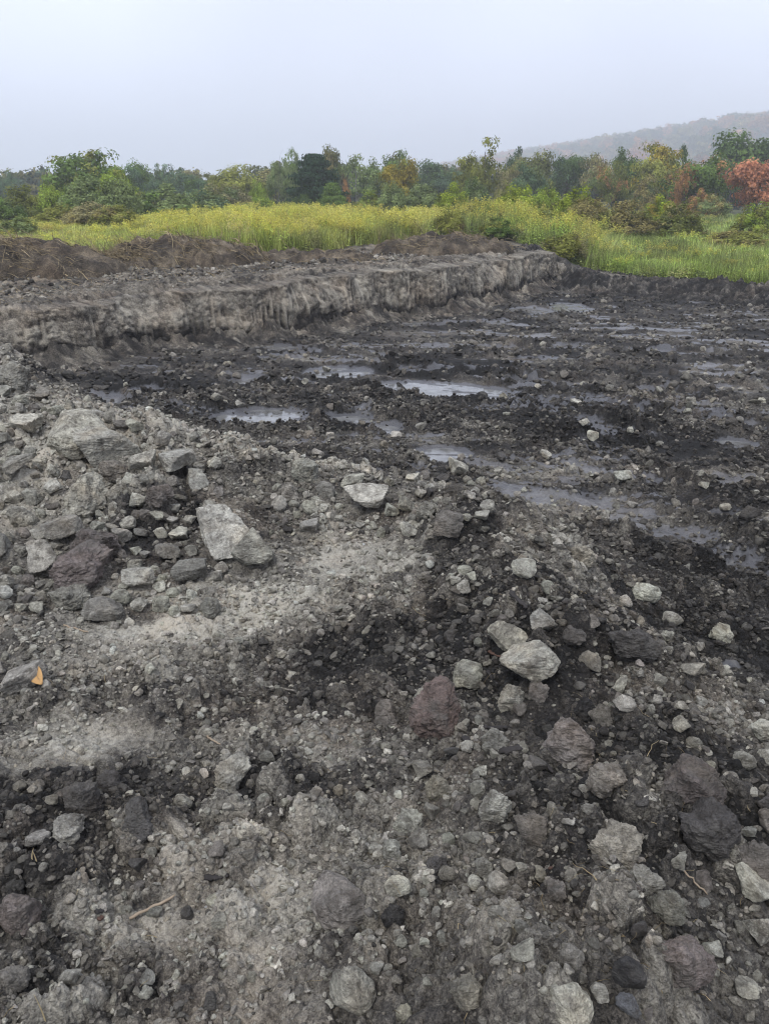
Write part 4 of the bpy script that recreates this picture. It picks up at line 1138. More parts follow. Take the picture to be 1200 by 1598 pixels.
def plant_material():
    b = NT('meadow_plants')
    base = b.attr('col', 'INSTANCER', 'Color')
    v, fl = b.attr('v'), b.attr('fl')
    s = b.rng(v, 0, 1, .26, 1.75)
    cc = b.n('ShaderNodeCombineColor'); [b.put(cc.inputs[i], s) for i in range(3)]
    col = b.mix(b.math('MULTIPLY', fl, .8), base, (.48, .41, .08))
    col = b.mix(1.0, col, cc.outputs[0], 'MULTIPLY')
    d = b.n('ShaderNodeBsdfDiffuse'); b.put(d.inputs[0], col)
    t = b.n('ShaderNodeBsdfTranslucent'); b.put(t.inputs[0], col)
    mx = b.n('ShaderNodeMixShader'); mx.inputs[0].default_value = .35
    b.t.links.new(d.outputs[0], mx.inputs[1]); b.t.links.new(t.outputs[0], mx.inputs[2]); b.t.links.new(mx.outputs[0], b.out.inputs[0])
    return b.m
PLANT = plant_material()
def bark_material():
    b = NT('bark')
    base = b.n('ShaderNodeObjectInfo').outputs['Color']
    n = b.noise(b.pos(), 6, 4, .6)
    s = b.rng(n, .3, .7, .7, 1.3)
    cc = b.n('ShaderNodeCombineColor'); [b.put(cc.inputs[i], s) for i in range(3)]
    b.principled(b.mix(1.0, base, cc.outputs[0], 'MULTIPLY'), .9, b.bump(n, .05), .2)
    return b.m
BARK = bark_material()

def leaf_quads(C, Nrm, size, g, aspect=.62):
    n = len(C)
    Nrm = Nrm / np.linalg.norm(Nrm, axis=1)[:, None]
    a = np.cross(Nrm, g.normal(size=(n, 3))); a /= np.linalg.norm(a, axis=1)[:, None]
    b = np.cross(Nrm, a)
    s = size * g.uniform(.6, 1.3, n)
    A, B = a * s[:, None], b * (s * aspect)[:, None]
    V = np.stack([C - A, C - B + Nrm * (s * .15)[:, None], C + A, C + B + Nrm * (s * .15)[:, None]], 1).reshape(-1, 3)
    F = np.arange(4 * n).reshape(-1, 4)
    return V, F

def tube(p0, p1, r0, r1, k=6):
    """frustums between arrays of points"""
    d = p1 - p0; d = d / np.maximum(np.linalg.norm(d, axis=1), 1e-6)[:, None]
    a = np.cross(d, np.where(np.abs(d[:, 2:3]) > .9, [[1., 0, 0]], [[0., 0, 1.]])); a /= np.linalg.norm(a, axis=1)[:, None]
    b = np.cross(d, a)
    t = np.arange(k) * 2 * np.pi / k
    ring = a[:, None, :] * np.cos(t)[None, :, None] + b[:, None, :] * np.sin(t)[None, :, None]
    V = np.concatenate([p0[:, None] + ring * r0[:, None, None], p1[:, None] + ring * r1[:, None, None]], 1).reshape(-1, 3)
    base = (np.arange(len(p0)) * 2 * k)[:, None]; i = np.arange(k)[None]
    F = np.stack([base + i, base + (i + 1) % k, base + k + (i + 1) % k, base + k + i], -1).reshape(-1, 4)
    return V, F

def tree_shape(seed, kind):
    """unit tree: height 1, crown half-width .5; returns (trunk V,F), (crown V,F,v,m) or None"""
    g = np.random.default_rng(seed)
    segs = []
    def limb(p, d, L, r, depth, maxd, spread=.6):
        n = 4; q = p
        for i in range(n):
            d = d + g.normal(0, .12, 3); d /= np.linalg.norm(d)
            e = q + d * L / n
            r1 = r * (1 - .16)
            segs.append((q, e, r, r1)); q = e; r = r1
            if depth < maxd and i >= 1:
                dd = d + g.normal(0, spread, 3) + np.array([0, 0, .25]); dd /= np.linalg.norm(dd)
                limb(q, dd, L * g.uniform(.45, .7), r * .6, depth + 1, maxd, spread)
        return q
    Z = np.array([0, 0, 1.0])
    leaf = .027
    if kind == 'bare':
        limb(np.zeros(3), Z + g.normal(0, .06, 3), .75, .014, 0, 3, .55)
        top = max(s[1][2] for s in segs); wid = max(np.hypot(*s[1][:2]) for s in segs)
        segs = [(a / [wid * 2, wid * 2, top], b / [wid * 2, wid * 2, top], r, q) for a, b, r, q in segs]
        cl = None
    elif kind == 'pine':
        segs.append((np.zeros(3), Z * .95, .022, .005))
        cl, cr = [], []
        for h in np.linspace(.08, .97, 17):
            R0 = .5 * (1 - h) ** .6 * g.uniform(.75, 1.1) + .03
            m = int(3 + 9 * R0 * 2)
            for a in np.linspace(0, 6.283, m, endpoint=False) + g.uniform(0, 6):
                rr = R0 * g.uniform(.55, 1.05)
                e = np.array([math.cos(a) * rr, math.sin(a) * rr, h - .03 * rr + g.normal(0, .02)])
                segs.append((Z * h, e, .006, .002))
                for f in (.45, .75, 1.0): cl.append(e * [f, f, 1]); cr.append((.085, .085, .032))
    elif kind in ('round', 'airy', 'column'):
        ct, cw, chh = {'round': (.50, .50, .44), 'airy': (.60, .46, .38), 'column': (.52, .5, .46)}[kind]
        lean = g.normal(0, .03, 3) * [1, 1, 0]
        n = 5; q = np.zeros(3)
        for i in range(n):
            e = q + (Z + lean + g.normal(0, .05, 3) * [1, 1, 0]) * .17
            segs.append((q, e, .024 * (1 - i * .15), .024 * (1 - (i + 1) * .15))); q = e
        ncl = {'round': 100, 'airy': 46, 'column': 84}[kind]
        cl, cr = [], []
        lob = []
        for i in range(9):
            d = g.normal(size=3); d /= np.linalg.norm(d)
            lob.append((d * [cw, cw, chh] * g.uniform(.35, .62), g.uniform(.38, .55)))
        for _ in range(ncl):
            lo, ls = lob[g.integers(0, 9)]
            d = g.normal(size=3); d /= np.linalg.norm(d)
            c = lo + d * [cw, cw, chh] * ls * g.uniform(.35, 1.0)
            c[2] += ct
            if c[2] < .10: c[2] = .08 + g.random() * .2
            cl.append(c); s = g.uniform(.06, .11) if kind != 'airy' else g.uniform(.05, .085)
            cr.append((s * 1.15, s * 1.15, s * .8))
            if g.random() < .5:
                z0 = max(.15, c[2] - .25 * g.random() - .08)
                segs.append((np.array([lean[0], lean[1], 0]) * z0 + Z * z0, c, .007, .002))
    else:                                             # shrub / bush: foliage to the ground
        cl, cr = [], []
        for _ in range(7):
            d = g.normal(0, .35, 3); d[2] = 1
            limb(np.array([*g.normal(0, .06, 2), 0]), d / np.linalg.norm(d), .55, .010, 1, 2, .4)
        for _ in range(95):
            a = g.uniform(0, 6.283); w = math.sqrt(g.random()) * .5
            top = math.sqrt(max(0, 1 - (w / .52) ** 2)) * g.uniform(.72, 1.0)
            h = top * g.uniform(.25, 1.0) ** .5 * .93
            cl.append(np.array([math.cos(a) * w, math.sin(a) * w, max(.04, h)])); s = g.uniform(.07, .12); cr.append((s, s, s * 1.0))
        leaf = .029
    P0 = np.array([s[0] for s in segs]); P1 = np.array([s[1] for s in segs])
    T = tube(P0, P1, np.array([s[2] for s in segs]), np.array([s[3] for s in segs]), 5)
    if cl is None: return T, None
    cl = np.array(cl); cr = np.array(cr)
    per = {'pine': 46, 'round': 80, 'airy': 62, 'column': 80, 'shrub': 76}[kind]
    k = np.repeat(np.arange(len(cl)), per)
    dv = g.normal(size=(len(k), 3)); dv /= np.linalg.norm(dv, axis=1)[:, None]
    dv *= (g.random(len(k)) ** .45)[:, None]
    C = cl[k] + dv * cr[k] * 1.25
    C[:, 2] = np.maximum(C[:, 2], .01)
    cen = np.array([0, 0, .45])
    nrm = dv * 1.1 + (C - cen) * 1.3 + g.normal(0, .38, (len(k), 3)) + [0, 0, .2]
    mx = np.percentile(np.abs(C[:, :2]), 96.5); top = np.percentile(C[:, 2], 99)
    C[:, :2] *= .5 / mx; C[:, 2] *= 1 / top
    T[0][:, :2] *= np.minimum(1, .5 / mx); T[0][:, 2] *= min(1, .97 / T[0][:, 2].max())
    V, F = leaf_quads(C, nrm, leaf, g, .6)
    vc = g.random(len(cl))
    v = np.clip(.55 * vc[k] + .45 * g.random(len(k)), 0, 1)
    m = np.clip(fbm3(C * 2.2 + seed, 2, .5, seed % 50) * 1.1 + .5, 0, 1)
    return T, (V, F, np.repeat(v, 4), np.repeat(m, 4))

TV = {}
def tree_meshes(kind, i):
    if (kind, i) not in TV:
        T, Cn = tree_shape(9000 + i * 31 + hash_kind[kind], kind)
        tm = mesh_np('trunk', T[0], T[1], None, True, BARK)
        cm = None if Cn is None else mesh_np('crown', Cn[0], Cn[1], {'v': ('POINT', 'FLOAT', Cn[2]), 'm': ('POINT', 'FLOAT', Cn[3])}, False, LEAF)
        TV[(kind, i)] = (tm, cm)
    return TV[(kind, i)]
hash_kind = {'round': 1, 'airy': 2, 'column': 3, 'pine': 4, 'shrub': 5, 'bare': 6}

G = {'dkgreen': (0.080, 0.125, 0.037), 'green': (0.134, 0.200, 0.051), 'olive': (0.235, 0.246, 0.060), 'gold': (0.320, 0.258, 0.046), 'ltgreen': (0.250, 0.326, 0.052), 'bright': (0.262, 0.321, 0.032),
     'greygreen': (0.202, 0.251, 0.100), 'pine': (.034, .066, .034), 'tan': (0.309, 0.282, 0.137), 'brown': (0.279, 0.240, 0.092), 'orange': (0.360, 0.200, 0.085), 'coral': (.52, .235, .135),
     'rust': (0.330, 0.179, 0.074), 'blue': (0.123, 0.188, 0.100), 'dkolive': (0.156, 0.174, 0.047)}
# kind, px, top y, half-width px, distance, colour, second colour, label
TREES = [
 ('round', 135, 239, 46, 82, 'green', 'olive', 'big dark green broad tree, tallest near the picture edge above the goldenrod'),
 ('round', 204, 257, 22, 105, 'green', 'blue', 'rounded green tree just behind the big broad tree'),
 ('bare', 78, 252, 24, 86, None, None, 'bare grey tree with spreading twigs beside the big broad tree'),
 ('airy', 13, 270, 12, 125, 'blue', 'blue', 'small thin tree standing alone against the sky at the picture edge'),
 ('round', 186, 268, 28, 70, 'ltgreen', 'olive', 'yellow green rounded tree in front of the big broad tree'),
 ('airy', 255, 257, 15, 112, 'blue', 'greygreen', 'thin open crowned grey tree rising over the shrubs'),
 ('round', 290, 272, 24, 132, 'blue', 'dkgreen', 'dark far tree behind the thin open crowned grey tree'),
 ('round', 232, 274, 20, 120, 'blue', 'greygreen', 'dull green far tree between the rounded tree and the thin grey one'),
 ('round', 375, 263, 44, 96, 'olive', 'tan', 'wide olive yellow tree in the middle of the left treeline'),
 ('round', 326, 273, 18, 110, 'dkolive', 'olive', 'dark olive tree against the edge of the wide olive tree'),
 ('round', 310, 280, 18, 105, 'green', 'blue', 'low dark green tree before the dark far tree'),
 ('shrub', 402, 285, 14, 88, 'ltgreen', 'ltgreen', 'small light green tree under the wide olive tree'),
 ('bare', 431, 230, 12, 92, None, None, 'tall dead snag with bare forked top next to the dark pine'),
 ('airy', 428, 254, 14, 94, 'greygreen', 'dkgreen', 'slim leafy tree growing round the dead snag'),
 ('column', 455, 237, 17, 98, 'greygreen', 'green', 'tall slender grey green tree between the snag and the dark pine'),
 ('round', 510, 235, 22, 104, 'dkolive', 'brown', 'brownish topped tree rising behind the dark pine'),
 ('pine', 490, 243, 36, 88, 'pine', 'pine', 'large dark blue green pine, darkest tree in the line'),
 ('pine', 519, 287, 20, 76, 'green', 'green', 'small brighter green pine in front of the large dark pine'),
 ('column', 540, 283, 9, 95, 'rust', 'orange', 'small rust red tree between the pine and the birch'),
 ('airy', 556, 245, 26, 100, 'greygreen', 'green', 'birch with pale forked trunk and open crown'),
 ('round', 592, 256, 22, 104, 'greygreen', 'green', 'green tree at the shoulder of the birch'),
 ('round', 622, 241, 28, 112, 'dkolive', 'green', 'dark olive tree behind the golden tree'),
 ('round', 628, 252, 25, 80, 'gold', 'olive', 'golden yellow leafed tree standing before the dark olive tree'),
 ('shrub', 614, 288, 20, 68, 'greygreen', 'greygreen', 'grey green willow bush at the foot of the golden tree'),
 ('round', 676, 255, 28, 132, 'dkgreen', 'blue', 'dark green tree with a wide crown beyond the golden tree'),
 ('round', 712, 263, 18, 140, 'blue', 'dkgreen', 'dim blue green tree at the edge of the tall open tree'),
 ('airy', 757, 218, 30, 88, 'olive', 'dkolive', 'tall open crowned tree with a straight trunk, highest in the line'),
 ('shrub', 738, 250, 22, 92, 'dkolive', 'olive', 'bushy olive growth at the base of the tall open tree'),
 ('column', 804, 235, 14, 116, 'blue', 'dkgreen', 'dark narrow tree just behind the tall open tree'),
 ('round', 796, 254, 16, 95, 'tan', 'olive', 'tan olive small tree in front of the dark narrow tree'),
 ('round', 822, 258, 24, 90, 'blue', 'greygreen', 'bluish green rounded tree past the tan olive one'),
 ('round', 842, 241, 28, 108, 'dkolive', 'olive', 'olive brown wide tree below the misty hill'),
 ('round', 888, 246, 24, 112, 'dkgreen', 'blue', 'dark green tree between the olive brown tree and the tan green one'),
 ('round', 936, 246, 25, 96, 'tan', 'greygreen', 'pale tan green round tree next to the dark far green one'),
 ('round', 982, 239, 27, 108, 'dkgreen', 'green', 'dark green tree behind the orange topped tree'),
 ('round', 962, 257, 20, 88, 'dkolive', 'orange', 'small tree with an orange top before the dark green one'),
 ('round', 1027, 229, 31, 96, 'olive', 'gold', 'yellow and green tree, the tallest golden one in the line'),
 ('column', 1070, 232, 18, 102, 'green', 'dkgreen', 'narrow green tree between the yellow tree and the orange flecked one'),
 ('round', 1100, 247, 40, 86, 'green', 'orange', 'round green tree flecked with orange leaves'),
 ('column', 1075, 263, 12, 84, 'orange', 'rust', 'slim orange tree at the flank of the orange flecked tree'),
 ('round', 1156, 212, 44, 112, 'dkgreen', 'green', 'tall massive dark green tree behind the coral red maple'),
 ('round', 1190, 254, 36, 80, 'coral', 'coral', 'bright coral red maple at the picture edge'),
 ('round', 1196, 232, 20, 118, 'olive', 'ltgreen', 'light olive tree peeping out above the coral red maple'),
]
SHRUBS = [
 (128, 281, 40, 52, 'greygreen', 'green', 'tall grey green willow shrub below the big broad tree'),
 (182, 283, 30, 50, 'greygreen', 'greygreen', 'grey green willow shrub below the yellow green tree'),
 (255, 292, 46, 57, 'greygreen', 'green', 'broad willow shrub rising behind the goldenrod edge'),
 (318, 300, 40, 62, 'greygreen', 'blue', 'dull green willow shrub at the far edge of the goldenrod'),
 (40, 292, 34, 44, 'dkolive', 'olive', 'olive shrub with dark bare stems at the picture edge'),
 (8, 312, 26, 40, 'green', 'greygreen', 'dark green shrub cut by the picture edge'),
 (78, 290, 24, 56, 'ltgreen', 'olive', 'yellow green shrub between the stemmy shrub and the tall willow'),
 (95, 322, 36, 37, 'olive', 'brown', 'ragged olive brown bush in front of the tall willow shrub'),
 (135, 318, 34, 36, 'tan', 'brown', 'seedy tan bush before the two willow shrubs'),
 (178, 322, 32, 35, 'olive', 'brown', 'olive brown bush nearest the goldenrod'),
 (25, 340, 30, 28, 'greygreen', 'olive', 'low grey green bush behind the long straw heap'),
 (352, 292, 36, 72, 'greygreen', 'tan', 'greyish shrub below the wide olive tree'),
 (402, 310, 32, 64, 'ltgreen', 'green', 'low bright green shrub beyond the goldenrod'),
 (450, 318, 22, 66, 'olive', 'ltgreen', 'low olive shrub beneath the dead snag'),
 (470, 305, 18, 72, 'dkgreen', 'green', 'dark shrub at the foot of the large pine'),
 (548, 318, 30, 66, 'olive', 'ltgreen', 'low yellow olive shrub below the birch'),
 (580, 300, 22, 70, 'ltgreen', 'olive', 'light green shrub between the birch and the golden tree'),
 (660, 290, 26, 62, 'greygreen', 'greygreen', 'pale grey green bush right before the dark wide crowned tree'),
 (706, 290, 24, 58, 'bright', 'ltgreen', 'rounded vine covered bush, vivid green'),
 (742, 282, 22, 66, 'greygreen', 'green', 'soft grey green willow under the tall open tree'),
 (786, 282, 16, 70, 'tan', 'olive', 'tan olive bush between two vivid green bushes'),
 (805, 294, 34, 52, 'bright', 'ltgreen', 'wide vivid yellow green bush in the middle of the rough meadow'),
 (852, 296, 26, 50, 'ltgreen', 'olive', 'light green bush past the wide vivid one'),
 (905, 297, 34, 48, 'bright', 'olive', 'yellow green leafy bush below the tan green tree'),
 (1010, 278, 22, 78, 'brown', 'greygreen', 'grey brown round bush in front of the yellow tree'),
 (1062, 287, 14, 76, 'orange', 'tan', 'small orange bush at the foot of the slim orange tree'),
 (1095, 298, 18, 70, 'orange', 'olive', 'low orange leafed bush below the orange flecked tree'),
 (1116, 306, 24, 66, 'greygreen', 'brown', 'low grey bush between the orange leafed bush and the maple'),
 (985, 316, 38, 36, 'brown', 'dkolive', 'dark brown thicket in the rough meadow'),
 (1065, 319, 34, 35, 'dkolive', 'brown', 'very dark rounded thicket beside the brown one'),
 (920, 312, 34, 36, 'brown', 'olive', 'reddish brown weedy thicket on the meadow slope'),
 (752, 318, 34, 32, 'dkolive', 'brown', 'olive brown thicket above the far soil heap'),
 (776, 341, 30, 27, 'green', 'olive', 'green leafy clump in front of the olive brown thicket'),
 (1150, 362, 40, 30, 'brown', 'olive', 'low brown weed patch in the green field'),
 (1035, 308, 26, 52, 'bright', 'gold', 'yellow topped bush behind the dark rounded thicket'),
 (1185, 320, 30, 46, 'olive', 'ltgreen', 'low olive bush in front of the coral red maple'),
 (850, 330, 30, 30, 'olive', 'greygreen', 'loose olive bush on the meadow slope'),
 (700, 330, 26, 27, 'olive', 'brown', 'small olive bush just beyond the far soil heap'),
 (880, 366, 34, 24, 'olive', 'tan', 'low olive clump above the corner of the pit'),
]
def add_tree(kind, px, top, hw, dist, c1, c2, lab, k, cat, name):
    dist = dist * (.68 if cat == 'tree' else (.78 if dist > 44 else 1.0)); hw = hw * (1.14 if cat == 'tree' else 1.1)
    dx, dy, dz = ray(px, top)
    t = dist / dy
    x, zt = float(dx * t), float(CAM_Z + dz * t)
    zb = float(height(np.array([x]), np.array([dist]))[0]) - .05
    h = max(zt - zb, .4); w = hw * t / FPX * 2
    nv = {'round': 9, 'airy': 4, 'column': 4, 'pine': 2, 'shrub': 8, 'bare': 2}[kind]
    tm, cm = tree_meshes(kind, k % nv)
    root = link(name, None, loc=(x, dist, zb), label=lab, category=cat)
    g = random.Random(k)
    root.rotation_euler = (0, 0, g.uniform(0, 6.28))
    root.scale = (w, w, h)
    tr = link('stems' if kind == 'shrub' else 'trunk', tm, root)
    tr.color = (.30, .29, .27, 1) if 'birch' in lab else ((.16, .145, .14, 1) if kind == 'bare' else (.075, .062, .05, 1))
    if cm is not None:
        cr = link('crown', cm, root)
        j = 1 + g.uniform(-.12, .12)
        cr.color = (*[c * j for c in G[c1]], 1)
        cr['second'] = [c * j for c in G[c2]]
for k, (kind, px, top, hw, dist, c1, c2, lab) in enumerate(TREES):
    nm = {'pine': 'pine_tree', 'bare': 'bare_tree'}.get(kind, 'tree')
    if 'birch' in lab: nm = 'birch_tree'
    if 'maple at' in lab: nm = 'maple_tree'
    add_tree(kind, px, top, hw, dist, c1, c2, lab, k, 'tree', nm)
for k, (px, top, hw, dist, c1, c2, lab) in enumerate(SHRUBS):
    add_tree('shrub', px, top, hw, dist, c1, c2, lab, 100 + k, 'bush', 'bush')

# ------------------------------------------------------------------ the meadow: grass, goldenrod and weeds
def clump(kind, seed):
    g = np.random.default_rng(seed)
    Vs, Fs, vs, fs = [], [], [], []; off = 0
    def add(V, F, v, fl):
        nonlocal off
        Vs.append(V); Fs.append(F + off); vs.append(v); fs.append(fl); off += len(V)
    def blades(n, rad, hmin, hmax, wid, bend):
        a = g.uniform(0, 6.283, n); rr = rad * np.sqrt(g.random(n))
        p = np.stack([rr * np.cos(a), rr * np.sin(a), 0 * a], 1)
        th = g.uniform(0, 6.283, n); h = g.uniform(hmin, hmax, n); bd = np.abs(g.normal(0, bend, n)) * h
        dv = np.stack([np.cos(th), np.sin(th)], 1); sd = np.stack([-np.sin(th), np.cos(th)], 1) * wid
        rows = []
        for t in (0, .4, .75, 1.0):
            c = p.copy(); c[:, :2] += dv * (bd * t ** 2)[:, None]; c[:, 2] = h * t * (1 - .15 * t * np.minimum(bd / h, 1))
            w = (1 - t ** 2 * .92)
            l, r = c.copy(), c.copy(); l[:, :2] -= sd * w; r[:, :2] += sd * w
            rows += [l, r]
        V = np.stack(rows, 1).reshape(-1, 3)
        b = (np.arange(n) * 8)[:, None]
        F = np.concatenate([np.stack([b[:, 0] + k, b[:, 0] + k + 1, b[:, 0] + k + 3, b[:, 0] + k + 2], 1) for k in (0, 2, 4)])
        add(V, F, np.repeat(g.random(n), 8), np.zeros(n * 8))
        return p, dv, bd, h
    if kind == 'grass':
        blades(70, .30, .35, 1.0, .006, .35)
    elif kind == 'rod':
        p, dv, bd, h = blades(16, .28, .75, 1.05, .006, .16)
        for i in range(16):
            m = 26
            t = g.uniform(.15, .85, m)
            c = np.stack([p[i, 0] + dv[i, 0] * bd[i] * t ** 2, p[i, 1] + dv[i, 1] * bd[i] * t ** 2, h[i] * t], 1) + g.normal(0, .035, (m, 3))
            V, F = leaf_quads(c, g.normal(size=(m, 3)) + [0, 0, .6], .042, g, .25)
            add(V, F, np.repeat(g.random(m), 4), np.zeros(4 * m))
            m = 22
            t = g.uniform(.82, 1.08, m)
            c = np.stack([p[i, 0] + dv[i, 0] * bd[i] * t ** 2, p[i, 1] + dv[i, 1] * bd[i] * t ** 2, h[i] * t], 1) + g.normal(0, .03, (m, 3))
            V, F = leaf_quads(c, g.normal(size=(m, 3)) + [0, 0, .6], .022, g, .6)
            add(V, F, np.repeat(.3 + .7 * g.random(m), 4), np.full(4 * m, g.choice([1.0, .8, .45])))
    else:
        blades(22, .3, .3, .8, .005, .3)
        m = 190
        d = g.normal(size=(m, 3)); d[:, 2] = np.abs(d[:, 2]); d /= np.linalg.norm(d, axis=1)[:, None]
        c = d * [.36, .36, .62] * (g.random((m, 1)) ** .4)
        V, F = leaf_quads(c, d + g.normal(0, .6, (m, 3)), .04, g, .45)
        add(V, F, np.repeat(g.random(m), 4), np.repeat((g.random(m) < .03) * .8, 4))
    return mesh_np('plant', np.concatenate(Vs), np.concatenate(Fs), {'v': ('POINT', 'FLOAT', np.concatenate(vs)), 'fl': ('POINT', 'FLOAT', np.concatenate(fs))}, False, PLANT)
CL = {k: pieces(k, [clump(k, 700 + i + 10 * j) for i in range(4)]) for j, k in enumerate(('grass', 'rod', 'weed'))}

def build_meadow():
    g = np.random.default_rng(808)
    n = 34000
    r = 15.0 * (64 / 15.0) ** g.random(n); a = g.uniform(R(-36), R(36), n)
    x, y = r * np.sin(a), r * np.cos(a)
    f = height(x, y, True)
    m = (f['soil'] < .5) & (f['sd'] > .9)
    x, y, r, z = x[m], y[m], r[m], f['z'][m]; n = len(x)
    px = 600 + FPX * (x / (y * _cp - (z - CAM_Z) * -_sp * -1)) if False else 600 + FPX * x / (y * _cp + (CAM_Z - z) * _sp)
    cl = fbm(x * .22, y * .22, 3, seed=811); c2 = fbm(x * .5, y * .5, 3, seed=812); c3 = fbm(x * .12, y * .12, 2, seed=813)
    left = 1 - sstep(620, 760, px + 60 * cl)
    right = sstep(880, 1000, px + 60 * cl)
    mid = np.clip(1 - left - right, 0, 1)
    edge = 1 - sstep(18.5, 24, r + 2 * cl)
    # kinds
    u = g.random(n)
    p_rod = left * (.15 + .7 * c2) * (.25 + .75 * sstep(170, 300, px)) * (1 - .6 * edge) + mid * (.08 + .4 * c2) + right * .015
    p_weed = left * (.18 + .35 * edge + .4 * np.clip(cl, 0, 1)) + mid * .55 + right * (.52 + .5 * c2)
    kind = np.where(u < p_rod, 1, np.where(u < p_rod + p_weed, 2, 0))
    hgt = left * (.64 + .30 * cl + .25 * c2) + mid * (.86 + .5 * c2) + right * (.42 + .2 * c2)
    hgt = hgt * (1 - .52 * (1 - sstep(170, 300, px + 50 * cl)) * (1 - sstep(40, 55, r)))
    hgt = np.maximum(hgt, .22) * g.uniform(.55, 1.35, n) * np.where(kind == 2, .85, 1)
    wid = np.clip(r / 24, .8, 2.6) * g.uniform(.8, 1.2, n)
    yel = np.array([.40, .43, .10]); grn = np.array([.25, .34, .075]); dk = np.array([.09, .12, .04]); tan = np.array([.36, .31, .17]); brn = np.array([.14, .105, .055]); gry = np.array([.18, .21, .11])
    w = np.stack([left * (.75 + .5 * c3) * (1 - .6 * edge) + .10 * mid + .15 * right, .25 + .45 * edge + .35 * mid + .65 * right, .10 + .40 * mid + .10 * right + .25 * edge, .16 * left + .04 + np.clip(c2, 0, 1) * .8, np.clip(-c2 - .05, 0, 1) * (1.6 * mid + 1.6 * right + .25), .10 + .5 * mid * (cl > 0) + .3 * right], 1)
    w = np.clip(w, .01, 3) * g.uniform(.1, 1, (n, 6)) ** 3.0
    w /= w.sum(1)[:, None]
    col = (w @ np.stack([yel, grn, dk, tan, brn, gry])) * g.uniform(.7, 1.5, (n, 1)) * (1 + (.45 + .5 * right[:, None]) * c2[:, None]) * 1.08
    rot = np.stack([g.normal(0, .06, n), g.normal(0, .06, n), g.uniform(0, 6.28, n)], 1)
    scl = np.stack([wid, wid, hgt], 1)
    P = np.stack([x, y, z - .02], 1)
    for k, nm, lab, cat in ((0, 'meadow_grass', 'tall yellow green grass of the meadow behind the pit', 'grass'), (1, 'goldenrod', 'flowering goldenrod growing through the meadow', 'goldenrod'), (2, 'meadow_weeds', 'leafy weeds along the meadow edge and slope', 'weeds')):
        q = kind == k
        scatter(nm, P[q], rot[q], scl[q], g.integers(0, 4, q.sum()), col[q], CL[['grass', 'rod', 'weed'][k]], lab, cat)
build_meadow()

